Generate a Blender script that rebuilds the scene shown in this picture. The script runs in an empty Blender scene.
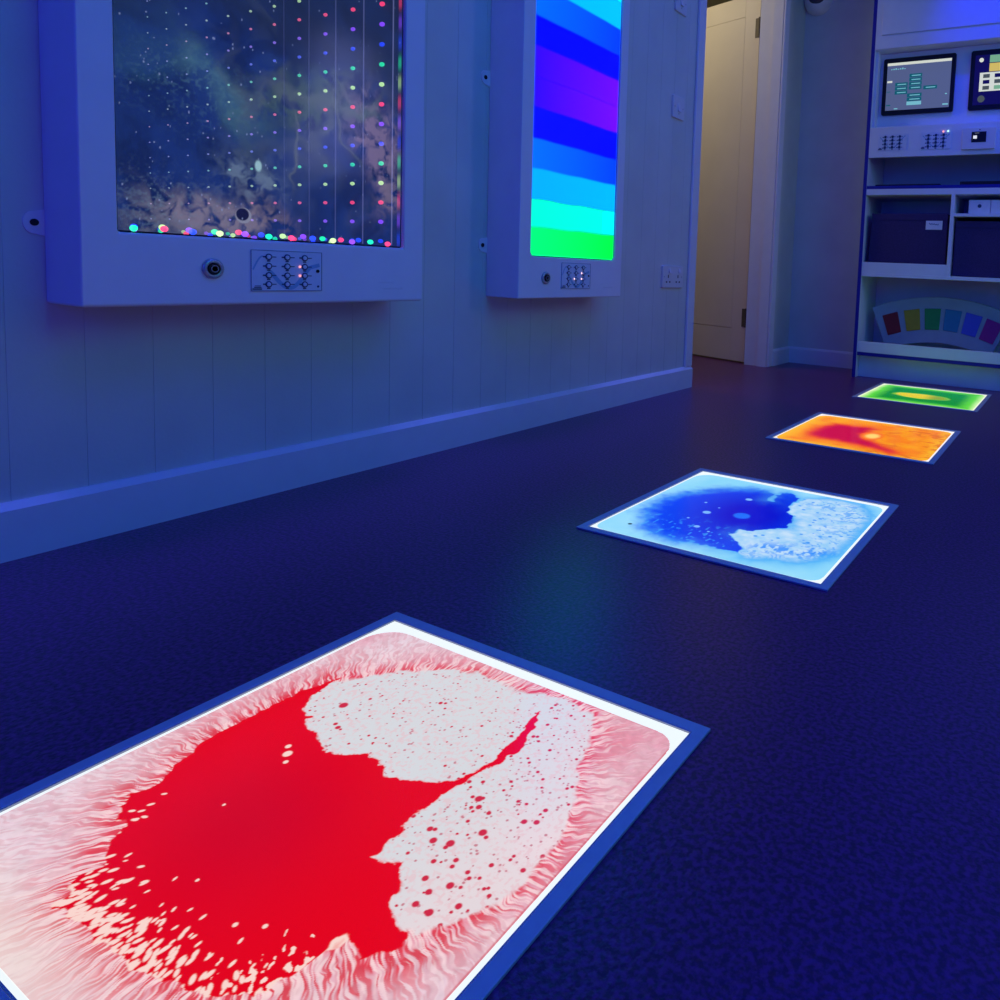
import bpy, bmesh, math, random
import numpy as np
from mathutils import Vector, Matrix

sc = bpy.context.scene
COL = sc.collection
RNG = random.Random(7)
PI = math.pi

# ------------------------------------------------------------------ materials
MATS = {}

def mat(name, color, rough=0.5, spec=0.5, metal=0.0, noise=0.0, nscale=60.0, bump=0.0, bscale=200.0,
        emit=None, estr=0.0):
    if name in MATS:
        return MATS[name]
    m = bpy.data.materials.new(name)
    m.use_nodes = True
    nt = m.node_tree
    b = nt.nodes['Principled BSDF']
    b.inputs['Base Color'].default_value = (*color, 1)
    b.inputs['Roughness'].default_value = rough
    b.inputs['Specular IOR Level'].default_value = spec
    b.inputs['Metallic'].default_value = metal
    tc = nt.nodes.new('ShaderNodeTexCoord')
    if noise:
        n = nt.nodes.new('ShaderNodeTexNoise')
        n.inputs['Scale'].default_value = nscale
        n.inputs['Detail'].default_value = 4
        nt.links.new(tc.outputs['Object'], n.inputs['Vector'])
        r = nt.nodes.new('ShaderNodeValToRGB')
        r.color_ramp.elements[0].position = 0.3
        r.color_ramp.elements[1].position = 0.7
        r.color_ramp.elements[0].color = (*[c * (1 - noise) for c in color], 1)
        r.color_ramp.elements[1].color = (*[min(1, c * (1 + noise)) for c in color], 1)
        nt.links.new(n.outputs['Fac'], r.inputs['Fac'])
        nt.links.new(r.outputs['Color'], b.inputs['Base Color'])
    if bump:
        n2 = nt.nodes.new('ShaderNodeTexNoise')
        n2.inputs['Scale'].default_value = bscale
        n2.inputs['Detail'].default_value = 3
        nt.links.new(tc.outputs['Object'], n2.inputs['Vector'])
        bp = nt.nodes.new('ShaderNodeBump')
        bp.inputs['Strength'].default_value = bump
        bp.inputs['Distance'].default_value = 0.002
        nt.links.new(n2.outputs['Fac'], bp.inputs['Height'])
        nt.links.new(bp.outputs['Normal'], b.inputs['Normal'])
    if emit:
        b.inputs['Emission Color'].default_value = (*emit, 1)
        b.inputs['Emission Strength'].default_value = estr
    MATS[name] = m
    return m


def attr_mat(name, estr=1.0, base=0.25, rough=0.2, spec=0.4, alpha=None):
    """colour read from the mesh's own colour attribute 'tint'; the attribute's colour is also given off"""
    m = bpy.data.materials.new(name)
    m.use_nodes = True
    nt = m.node_tree
    b = nt.nodes['Principled BSDF']
    a = nt.nodes.new('ShaderNodeAttribute')
    a.attribute_name = 'tint'
    mx = nt.nodes.new('ShaderNodeMix')
    mx.data_type = 'RGBA'
    mx.blend_type = 'MULTIPLY'
    mx.inputs[0].default_value = 1.0
    nt.links.new(a.outputs['Color'], mx.inputs[6])
    mx.inputs[7].default_value = (base, base, base, 1)
    nt.links.new(mx.outputs[2], b.inputs['Base Color'])
    nt.links.new(a.outputs['Color'], b.inputs['Emission Color'])
    b.inputs['Emission Strength'].default_value = estr
    b.inputs['Roughness'].default_value = rough
    b.inputs['Specular IOR Level'].default_value = spec
    if alpha is not None:
        b.inputs['Alpha'].default_value = alpha
    MATS[name] = m
    return m


def emis(name, color, s=1.0, base=0.1):
    return mat(name, tuple(c * base for c in color), 0.4, 0.3, emit=color, estr=s)


M_wall = mat('painted_board', (0.64, 0.68, 0.61), 0.55, 0.3, noise=0.05, nscale=6, bump=0.12, bscale=150)
M_trim = mat('gloss_white_paint', (0.78, 0.78, 0.77), 0.4, 0.4, noise=0.02, nscale=20)
M_plastic = mat('white_padded_vinyl', (0.80, 0.80, 0.79), 0.5, 0.35, noise=0.02, nscale=15, bump=0.05, bscale=400)
M_plate = mat('white_moulded_plastic', (0.72, 0.72, 0.70), 0.35, 0.4, noise=0.02, nscale=30)
M_print = mat('dark_blue_print', (0.03, 0.07, 0.16), 0.5, 0.3, noise=0.05)
M_swoosh = mat('pale_blue_print', (0.25, 0.48, 0.66), 0.5, 0.3, noise=0.05)
M_keypad = mat('keypad_film', (0.66, 0.74, 0.80), 0.4, 0.35, noise=0.03)
M_black = mat('black_plastic', (0.008, 0.008, 0.010), 0.35, 0.4, noise=0.1)
M_metal = mat('dull_brass', (0.13, 0.11, 0.08), 0.6, 0.3, metal=0.3, noise=0.1)
M_ring = mat('grey_metal_ring', (0.45, 0.47, 0.48), 0.3, 0.5, metal=0.5, noise=0.05)
M_frame = mat('satin_aluminium_frame', (0.50, 0.54, 0.62), 0.5, 0.4, metal=0.15, noise=0.04, nscale=80)
M_lip = mat('grey_frame_lip', (0.42, 0.44, 0.46), 0.4, 0.4, noise=0.04)
M_carcass = mat('white_melamine', (0.72, 0.78, 0.80), 0.45, 0.35, noise=0.03, nscale=12)
M_edge = mat('blue_edging', (0.012, 0.012, 0.30), 0.4, 0.4, noise=0.04)
M_bin = mat('dark_blue_fabric', (0.05, 0.035, 0.12), 0.85, 0.2, noise=0.2, nscale=300, bump=0.3, bscale=600)
M_dark = mat('near_black_card', (0.012, 0.012, 0.022), 0.6, 0.3, noise=0.1)
M_paper = mat('white_card', (0.78, 0.80, 0.80), 0.6, 0.3, noise=0.02)
M_arc = mat('grey_vinyl', (0.30, 0.36, 0.42), 0.6, 0.3, noise=0.05, nscale=20)
M_door = mat('painted_door', (0.72, 0.64, 0.50), 0.5, 0.35, noise=0.03, nscale=5)
M_void = mat('mirror_box_lining', (0.010, 0.012, 0.030), 0.7, 0.2, noise=0.1)
M_hall = mat('hall_paint', (0.60, 0.52, 0.36), 0.6, 0.3, noise=0.04, nscale=5)

# speckled safety vinyl for the floor
M_floor = bpy.data.materials.new('speckled_vinyl')
M_floor.use_nodes = True
_nt = M_floor.node_tree
_b = _nt.nodes['Principled BSDF']
_tc = _nt.nodes.new('ShaderNodeTexCoord')
_n = _nt.nodes.new('ShaderNodeTexNoise')
_n.inputs['Scale'].default_value = 170
_n.inputs['Detail'].default_value = 3
_nt.links.new(_tc.outputs['Object'], _n.inputs['Vector'])
_r = _nt.nodes.new('ShaderNodeValToRGB')
_r.color_ramp.elements[0].position = 0.40
_r.color_ramp.elements[0].color = (0.045, 0.002, 0.056, 1)
_r.color_ramp.elements[1].position = 0.62
_r.color_ramp.elements[1].color = (0.160, 0.014, 0.165, 1)
_nt.links.new(_n.outputs['Fac'], _r.inputs['Fac'])
_nt.links.new(_r.outputs['Color'], _b.inputs['Base Color'])
_b.inputs['Roughness'].default_value = 0.30
_b.inputs['Specular IOR Level'].default_value = 0.6
_n2 = _nt.nodes.new('ShaderNodeTexNoise')
_n2.inputs['Scale'].default_value = 210
_n2.inputs['Detail'].default_value = 2
_nt.links.new(_tc.outputs['Object'], _n2.inputs['Vector'])
_bp = _nt.nodes.new('ShaderNodeBump')
_bp.inputs['Strength'].default_value = 0.45
_bp.inputs['Distance'].default_value = 0.0015
_nt.links.new(_n2.outputs['Fac'], _bp.inputs['Height'])
_nt.links.new(_bp.outputs['Normal'], _b.inputs['Normal'])

# ------------------------------------------------------------------ builders

class MB:
    """collects shapes into ONE mesh"""
    def __init__(self):
        self.bm = bmesh.new()

    def box(self, x0, x1, y0, y1, z0, z1, bev=0.0, seg=2):
        bm = self.bm
        r = bmesh.ops.create_cube(bm, size=1.0)
        vs = r['verts']
        for v in vs:
            v.co = Vector(((x0 + x1) / 2 + v.co.x * (x1 - x0), (y0 + y1) / 2 + v.co.y * (y1 - y0),
                           (z0 + z1) / 2 + v.co.z * (z1 - z0)))
        if bev:
            es = list({e for v in vs for e in v.link_edges})
            bmesh.ops.bevel(bm, geom=es, offset=bev, segments=seg, affect='EDGES', profile=0.5)
        return self

    def cyl(self, c, axis, r, h, seg=24, r2=None):
        m = Vector((0, 0, 1)).rotation_difference(Vector(axis)).to_matrix().to_4x4()
        m.translation = Vector(c)
        bmesh.ops.create_cone(self.bm, cap_ends=True, segments=seg, radius1=r, radius2=r if r2 is None else r2,
                              depth=h, matrix=m)
        return self

    def sphere(self, c, r, scale=(1, 1, 1), u=12, v=8):
        m = Matrix.Translation(Vector(c)) @ Matrix.Diagonal((*scale, 1))
        bmesh.ops.create_uvsphere(self.bm, u_segments=u, v_segments=v, radius=r, matrix=m)
        return self

    def lathe(self, c, axis, prof, seg=28):
        """profile of (radius, height along axis)"""
        q = Vector((0, 0, 1)).rotation_difference(Vector(axis))
        rings = []
        for (r, h) in prof:
            ring = []
            for k in range(seg):
                a = 2 * PI * k / seg
                ring.append(self.bm.verts.new(Vector(c) + q @ Vector((r * math.cos(a), r * math.sin(a), h))))
            rings.append(ring)
        for a, b in zip(rings[:-1], rings[1:]):
            for k in range(seg):
                self.bm.faces.new((a[k], a[(k + 1) % seg], b[(k + 1) % seg], b[k]))
        if prof[0][0] > 1e-5:
            self.bm.faces.new(list(reversed(rings[0])))
        if prof[-1][0] > 1e-5:
            self.bm.faces.new(rings[-1])
        return self

    def prism(self, pts, axis, a, b):
        """closed outline (2-D) pushed along 'x','y' or 'z' from a to b"""
        def P(p, t):
            return {'x': (t, p[0], p[1]), 'y': (p[0], t, p[1]), 'z': (p[0], p[1], t)}[axis]
        A = [self.bm.verts.new(P(p, a)) for p in pts]
        B = [self.bm.verts.new(P(p, b)) for p in pts]
        n = len(pts)
        self.bm.faces.new(A)
        self.bm.faces.new(list(reversed(B)))
        for k in range(n):
            self.bm.faces.new((A[k], B[k], B[(k + 1) % n], A[(k + 1) % n]))
        return self

    def ribbon(self, pts, w, x, th):
        """flat band of width w and thickness th along (y, z) points, lying on the plane x"""
        L, R = [], []
        for i, p in enumerate(pts):
            a = pts[max(0, i - 1)]
            b = pts[min(len(pts) - 1, i + 1)]
            d = Vector((b[0] - a[0], b[1] - a[1]))
            d.normalize()
            n = Vector((-d.y, d.x)) * (w / 2)
            L.append((p[0] + n.x, p[1] + n.y))
            R.append((p[0] - n.x, p[1] - n.y))
        return self.prism(L + R[::-1], 'x', x, x + th)

    def build(self, name, material, parent=None, smooth=False, bevel=0.0):
        bm = self.bm
        bmesh.ops.recalc_face_normals(bm, faces=bm.faces[:])
        me = bpy.data.meshes.new(name)
        bm.to_mesh(me)
        bm.free()
        o = bpy.data.objects.new(name, me)
        COL.objects.link(o)
        me.materials.append(material)
        if smooth:
            for p in me.polygons:
                p.use_smooth = True
        if bevel:
            md = o.modifiers.new('soft_edges', 'BEVEL')
            md.width = bevel
            md.segments = 3
            md.limit_method = 'ANGLE'
            for p in me.polygons:
                p.use_smooth = True
            md2 = o.modifiers.new('normals', 'WEIGHTED_NORMAL')
            md2.keep_sharp = True
        if parent is not None:
            put(o, parent)
        return o


def put(o, parent):
    o.parent = parent
    o.matrix_parent_inverse = Matrix.Translation(-world_loc(parent))


def world_loc(o):
    v = Vector(o.location)
    if o.parent is not None:
        # parts keep their geometry in room coordinates
        return Vector((0, 0, 0)) if o.type == 'MESH' else v
    return v


def thing(name, label, cat, loc, group=None):
    o = bpy.data.objects.new(name, None)
    o.empty_display_size = 0.05
    COL.objects.link(o)
    o.location = loc
    return tag(o, label, cat, group)


def tag(o, label, cat, group=None):
    o['label'] = label
    o['category'] = cat
    if group:
        o['group'] = group
    return o


def structure(o):
    o['kind'] = 'structure'
    return o


def sub(o, parent):
    """third level: part of a part (both meshes sit in room coordinates)"""
    o.parent = parent
    o.matrix_parent_inverse = Matrix.Identity(4)
    return o


def ring_slab(mb, axis, a, b, y0, y1, z0, z1, hy0, hy1, hz0, hz1):
    """slab between a and b along x with a rectangular opening"""
    bm = mb.bm
    O = [(y0, z0), (y1, z0), (y1, z1), (y0, z1)]
    I = [(hy0, hz0), (hy1, hz0), (hy1, hz1), (hy0, hz1)]
    P = lambda p, t: (t, p[0], p[1]) if axis == 'x' else ((p[0], t, p[1]) if axis == 'y' else (p[0], p[1], t))
    Ao = [bm.verts.new(P(p, a)) for p in O]
    Ai = [bm.verts.new(P(p, a)) for p in I]
    Bo = [bm.verts.new(P(p, b)) for p in O]
    Bi = [bm.verts.new(P(p, b)) for p in I]
    for k in range(4):
        j = (k + 1) % 4
        bm.faces.new((Ao[k], Ao[j], Ai[j], Ai[k]))
        bm.faces.new((Bo[k], Bi[k], Bi[j], Bo[j]))
        bm.faces.new((Ao[k], Bo[k], Bo[j], Ao[j]))
        bm.faces.new((Ai[k], Ai[j], Bi[j], Bi[k]))
    return mb


# ------------------------------------------------------------------ noise (numpy)

def _hash(ix, iy, seed):
    h = (ix.astype(np.int64) * 374761393 + iy.astype(np.int64) * 668265263 + seed * 974634777) & 0x7fffffff
    h = ((h ^ (h >> 13)) * 1274126177) & 0x7fffffff
    h = h ^ (h >> 16)
    return (h & 0xffff) / 65535.0


def vnoise(x, y, seed=0):
    ix, iy = np.floor(x), np.floor(y)
    fx, fy = x - ix, y - iy
    fx = fx * fx * (3 - 2 * fx)
    fy = fy * fy * (3 - 2 * fy)
    a = _hash(ix, iy, seed)
    b = _hash(ix + 1, iy, seed)
    c = _hash(ix, iy + 1, seed)
    d = _hash(ix + 1, iy + 1, seed)
    return (a * (1 - fx) + b * fx) * (1 - fy) + (c * (1 - fx) + d * fx) * fy


def fbm(x, y, seed=0, oct=4):
    t, a, s = 0, 0.5, 0
    for k in range(oct):
        t = t + a * vnoise(x * 2 ** k + 17.3 * k, y * 2 ** k - 9.1 * k, seed + k)
        s += a
        a *= 0.5
    return t / s


def sstep(e0, e1, x):
    t = np.clip((x - e0) / (e1 - e0), 0, 1)
    return t * t * (3 - 2 * t)


def sdist(u, v, poly):
    """signed distance to a closed outline, positive inside"""
    d2 = np.full(u.shape, 1e9)
    ins = np.zeros(u.shape, bool)
    n = len(poly)
    for k in range(n):
        ax, ay = poly[k]
        bx, by = poly[(k + 1) % n]
        ex, ey = bx - ax, by - ay
        t = np.clip(((u - ax) * ex + (v - ay) * ey) / (ex * ex + ey * ey + 1e-12), 0, 1)
        d2 = np.minimum(d2, (u - ax - t * ex) ** 2 + (v - ay - t * ey) ** 2)
        if ay != by:
            c = ((ay > v) != (by > v)) & (u < (bx - ax) * (v - ay) / (by - ay) + ax)
            ins ^= c
    d = np.sqrt(d2)
    return np.where(ins, d, -d)


def mix(a, b, t):
    t = t[..., None]
    return a * (1 - t) + b * t


def C3(r, g, b):
    """sRGB 0-255 to linear"""
    c = np.array([r, g, b], float) / 255
    return np.where(c <= 0.04045, c / 12.92, ((c + 0.055) / 1.055) ** 2.4)


def grid_mesh(name, P00, PU, PV, nu, nv, color_fn, material, parent=None, mask=None):
    """flat grid with a colour per vertex: P00 + u*PU + v*PV, u and v in 0..1"""
    u, v = np.meshgrid(np.linspace(0, 1, nu), np.linspace(0, 1, nv))
    co = np.array(P00)[None, None] + u[..., None] * np.array(PU) + v[..., None] * np.array(PV)
    col = color_fn(u, v)
    idx = np.arange(nu * nv).reshape(nv, nu)
    q = np.stack([idx[:-1, :-1], idx[:-1, 1:], idx[1:, 1:], idx[1:, :-1]], -1).reshape(-1, 4)
    if mask is not None:
        mk = mask(u, v)
        keep = (mk[:-1, :-1] & mk[:-1, 1:] & mk[1:, 1:] & mk[1:, :-1]).reshape(-1)
        q = q[keep]
    me = bpy.data.meshes.new(name)
    me.vertices.add(nu * nv)
    me.vertices.foreach_set('co', co.reshape(-1).astype(np.float32))
    me.loops.add(q.size)
    me.loops.foreach_set('vertex_index', q.reshape(-1).astype(np.int32))
    me.polygons.add(len(q))
    me.polygons.foreach_set('loop_start', np.arange(0, q.size, 4, dtype=np.int32))
    at = me.color_attributes.new('tint', 'FLOAT_COLOR', 'POINT')
    rgba = np.ones((nu * nv, 4), np.float32)
    rgba[:, :3] = col.reshape(-1, 3)
    at.data.foreach_set('color', rgba.reshape(-1))
    me.update(calc_edges=True)
    me.validate()
    o = bpy.data.objects.new(name, me)
    COL.objects.link(o)
    me.materials.append(material)
    if parent is not None:
        put(o, parent)
    return o


# ------------------------------------------------------------------ room shell
X1, Y0, Y1, ZC = 3.1, -1.9, 3.826, 2.45     # right wall, back wall, far wall, ceiling
XH = -1.5                                    # hall's far side
P1 = dict(y0=0.5295, y1=1.163, z0=0.402, z1=1.60, hy0=0.578, hy1=1.1113, hz0=0.521, hz1=1.48)

structure(MB().box(XH, X1, Y0, 5.2, -0.06, 0).build('floor', M_floor))
structure(MB().box(XH, X1, Y0, 5.2, ZC, ZC + 0.05).build('ceiling', M_wall))
structure(MB().box(X1, X1 + 0.1, Y0, Y1, 0, ZC).build('wall_right', M_wall))
structure(MB().box(-0.12, X1, Y0 - 0.1, Y0, 0, ZC).build('wall_back', M_wall))
structure(MB().box(0, X1, Y1, Y1 + 0.1, 0, ZC).build('wall_far', M_wall))


def wall_profile(ya, yb):
    """boards with a shallow V groove where they meet"""
    pts = [(0.0, ya)]
    g = 0.5778 - 0.0987 * 40
    while g < yb:
        if ya + 0.003 < g < yb - 0.003:
            pts += [(0.0, g - 0.0009), (-0.0010, g), (0.0, g + 0.0009)]
        g += 0.0987
    pts.append((0.0, yb))
    return pts + [(-0.12, yb), (-0.12, ya)]


def wall_piece(mb, ya, yb, za, zb):
    return mb.prism(wall_profile(ya, yb), 'z', za, zb)


w = MB()
wall_piece(w, Y0, 2.67, 0, P1['hz0'])
wall_piece(w, Y0, P1['hy0'], P1['hz0'], P1['hz1'])
wall_piece(w, P1['hy1'], 2.67, P1['hz0'], P1['hz1'])
wall_piece(w, Y0, 2.67, P1['hz1'], ZC)
w.box(-0.12, 0, 2.67, 3.545, 2.08, ZC)
w.box(-0.12, 0, 3.545, Y1, 0, ZC)
structure(w.build('wall_left', M_wall))

# hall beyond the door
structure(MB().box(XH - 0.1, XH, Y0, 5.3, 0, ZC).build('wall_hall', M_hall))
structure(MB().box(XH, -0.12, 5.2, 5.3, 0, ZC).build('wall_hall_end', M_hall))
structure(MB().box(XH, -0.12, 1.9, 2.0, 0, ZC).build('wall_hall_near', M_hall))
structure(MB().box(-0.12, 0.0, Y1, 5.2, 0, ZC).build('wall_hall_side', M_hall))

# skirtings with a sloped top ledge
def skirting(name, pts_prof, axis, a, b):
    return structure(MB().prism(pts_prof, axis, a, b).build(name, M_trim))

sk = [(0.0, 0.0), (0.016, 0.0), (0.016, 0.080), (0.006, 0.0905), (0.0, 0.0905)]
# prism along y takes (x, z) pairs
skirting('baseboard_left', sk, 'y', Y0, 2.668)
skirting('baseboard_left_end', sk, 'y', 3.57, Y1 - 0.016)
structure(MB().prism([(Y1 - p, q) for p, q in sk], 'x', 0.0, 0.47).build('baseboard_far', M_trim))

# architraves and the door lining
structure(MB().box(0, 0.012, 2.612, 2.6695, 0.0905, 2.14, 0.004).build('trim_1', M_trim))
structure(MB().box(0, 0.014, 3.512, 3.57, 0, 2.14, 0.004).build('trim_2', M_trim))
structure(MB().box(0, 0.014, 2.6695, 3.512, 2.08, 2.14, 0.004).build('trim_3', M_trim))
structure(MB().box(-0.055, 0.0, 3.51, 3.545, 0, 2.08).box(-0.135, -0.055, 3.525, 3.545, 0, 2.08).build('trim_4', M_trim))

# door leaf swung out into the hall
d0 = Vector((-0.152, 3.558, 0))
dd = Vector((-0.5512 + 0.1517, 3.6779 - 3.5621, 0)).normalized()
dn = Vector((-dd.y, dd.x, 0))        # faces back along the hall side
if dn.y > 0:
    dn = -dn
LW, LH, LT = 0.80, 1.985, 0.04
door = bpy.data.objects.new('door_1', None)
COL.objects.link(door)
door.location = d0
structure(door)

def leaf_pt(s, t, z):
    p = d0 + dd * s - dn * t
    return (p.x, p.y, z)

def leaf_box(mb, s0, s1, t0, t1, z0, z1):
    bm = mb.bm
    v = [bm.verts.new(leaf_pt(s, t, z)) for s in (s0, s1) for t in (t0, t1) for z in (z0, z1)]
    for f in ((0, 1, 3, 2), (4, 6, 7, 5), (0, 4, 5, 1), (2, 3, 7, 6), (0, 2, 6, 4), (1, 5, 7, 3)):
        bm.faces.new([v[i] for i in f])
    return mb

lf = MB()
leaf_box(lf, 0.0, LW, 0.006, LT, 0.008, LH)
# raised stiles, rails and two shallow panels
leaf_box(lf, 0.0, 0.105, 0.0, 0.006, 0.008, LH)
leaf_box(lf, LW - 0.105, LW, 0.0, 0.006, 0.008, LH)
leaf_box(lf, 0.105, LW - 0.105, 0.0, 0.006, 0.008, 0.186)
leaf_box(lf, 0.105, LW - 0.105, 0.0, 0.006, LH - 0.11, LH)
leaf_box(lf, 0.1056, LW - 0.1056, 0.0004, 0.006, 0.1895, LH - 0.1106)
put(lf.build('door_leaf', M_door, None, bevel=0.0015), door)
for hz in (1.80, 0.252):
    h = MB()
    leaf_box(h, -0.028, -0.004, -0.003, 0.004, hz - 0.05, hz + 0.05)
    leaf_box(h, 0.004, 0.028, -0.003, 0.004, hz - 0.05, hz + 0.05)
    p = leaf_pt(0.0, -0.004, hz)
    h.cyl(p, (0, 0, 1), 0.006, 0.104, 12)
    put(h.build('hinge', M_metal), door)

# ------------------------------------------------------------------ liquid floor tiles
LIQ_Z = 0.0010

RED = [(0.158, 0.72), (0.150, 0.68), (0.128, 0.638), (0.127, 0.571), (0.123, 0.499), (0.13, 0.428), (0.154, 0.38),
       (0.175, 0.345), (0.185, 0.318), (0.172, 0.292), (0.192, 0.266), (0.247, 0.246), (0.273, 0.211), (0.313, 0.188),
       (0.309, 0.163), (0.329, 0.143), (0.342, 0.12), (0.397, 0.123), (0.45, 0.126), (0.495, 0.125), (0.555, 0.134),
       (0.633, 0.146), (0.69, 0.160), (0.735, 0.20), (0.748, 0.268), (0.760, 0.300), (0.785, 0.300), (0.812, 0.285),
       (0.835, 0.330), (0.819, 0.355), (0.788, 0.362), (0.766, 0.374), (0.762, 0.392), (0.736, 0.41), (0.715, 0.427),
       (0.688, 0.414), (0.663, 0.413), (0.667, 0.44), (0.661, 0.474), (0.65, 0.527), (0.655, 0.567), (0.663, 0.633),
       (0.682, 0.69), (0.692, 0.72), (0.682, 0.77), (0.669, 0.806), (0.642, 0.858), (0.638, 0.845), (0.655, 0.79),
       (0.662, 0.745), (0.668, 0.70), (0.664, 0.66), (0.643, 0.622), (0.624, 0.595), (0.594, 0.574), (0.553, 0.562),
       (0.514, 0.555), (0.48, 0.574), (0.443, 0.58), (0.409, 0.549), (0.373, 0.538), (0.32, 0.557), (0.283, 0.564),
       (0.238, 0.584), (0.197, 0.6), (0.187, 0.607), (0.170, 0.644)]
WTOP = [(0.197, 0.6), (0.238, 0.584), (0.283, 0.564), (0.32, 0.557), (0.373, 0.538), (0.409, 0.549), (0.443, 0.58),
        (0.48, 0.574), (0.514, 0.555), (0.553, 0.562), (0.594, 0.574), (0.624, 0.595), (0.643, 0.622), (0.665, 0.66),
        (0.68, 0.69), (0.66, 0.62), (0.65, 0.527), (0.661, 0.474), (0.667, 0.44), (0.663, 0.413), (0.688, 0.414),
        (0.715, 0.427), (0.736, 0.41), (0.762, 0.392), (0.766, 0.374), (0.788, 0.362), (0.819, 0.355), (0.838, 0.35),
        (0.87, 0.38), (0.896, 0.429), (0.92, 0.486), (0.915, 0.563), (0.905, 0.622), (0.88, 0.688), (0.825, 0.759),
        (0.800, 0.83), (0.745, 0.91), (0.642, 0.927), (0.551, 0.895), (0.418, 0.901), (0.323, 0.864), (0.25, 0.808),
        (0.192, 0.743), (0.160, 0.692), (0.158, 0.644)]


def dots(u, v, items):
    m = np.zeros(u.shape)
    du = u[0, 1] - u[0, 0]
    dv = v[1, 0] - v[0, 0]
    nv, nu = u.shape
    for (cx, cy, r) in items:
        i0, i1 = int((cx - r * 1.6 - u[0, 0]) / du), int((cx + r * 1.6 - u[0, 0]) / du) + 2
        j0, j1 = int((cy - r * 1.6 - v[0, 0]) / dv), int((cy + r * 1.6 - v[0, 0]) / dv) + 2
        i0, j0 = max(0, i0), max(0, j0)
        if i1 <= i0 or j1 <= j0:
            continue
        d = np.hypot(u[j0:j1, i0:i1] - cx, v[j0:j1, i0:i1] - cy)
        m[j0:j1, i0:i1] = np.maximum(m[j0:j1, i0:i1], 1 - sstep(r * 0.75, r * 1.15, d))
    return m


def dashes(u, v, items):
    """soft short strokes: centre, half length, half width, angle"""
    m = np.zeros(u.shape)
    du, dv = u[0, 1] - u[0, 0], v[1, 0] - v[0, 0]
    for (cx, cy, ln, wd, an) in items:
        i0, i1 = int((cx - ln * 1.5 - u[0, 0]) / du), int((cx + ln * 1.5 - u[0, 0]) / du) + 2
        j0, j1 = int((cy - ln * 1.5 - v[0, 0]) / dv), int((cy + ln * 1.5 - v[0, 0]) / dv) + 2
        i0, j0 = max(0, i0), max(0, j0)
        if i1 <= i0 or j1 <= j0:
            continue
        x, y = u[j0:j1, i0:i1] - cx, v[j0:j1, i0:i1] - cy
        c, s_ = math.cos(an), math.sin(an)
        d = np.hypot((x * c + y * s_) / ln, (-x * s_ + y * c) / wd)
        m[j0:j1, i0:i1] = np.maximum(m[j0:j1, i0:i1], 1 - sstep(0.75, 1.2, d))
    return m


def red_flecks():
    rg = random.Random(77)
    out = []
    while len(out) < 900:
        x, y = rg.uniform(0.17, 0.86), rg.uniform(0.10, 0.42)
        an = math.atan2(y - 0.47, x - 0.48)
        # how close to the ragged lower and left edge of the dye
        edge = max(0.0, 1 - max(0.0, y - (0.125 + 0.30 * max(0.0, 0.30 - x) * 2.2)) / 0.13)
        if x < 0.26:
            edge = max(edge, 0.45 * max(0.0, 1 - (y - 0.26) / 0.12))
        if rg.random() > edge ** 2.2:
            continue
        k = rg.uniform(0.6, 1.25) * (0.7 + 0.6 * edge)
        out.append((x, y, 0.0062 * k, 0.0030 * k, an + rg.uniform(-0.5, 0.5)))
    return out


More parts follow.
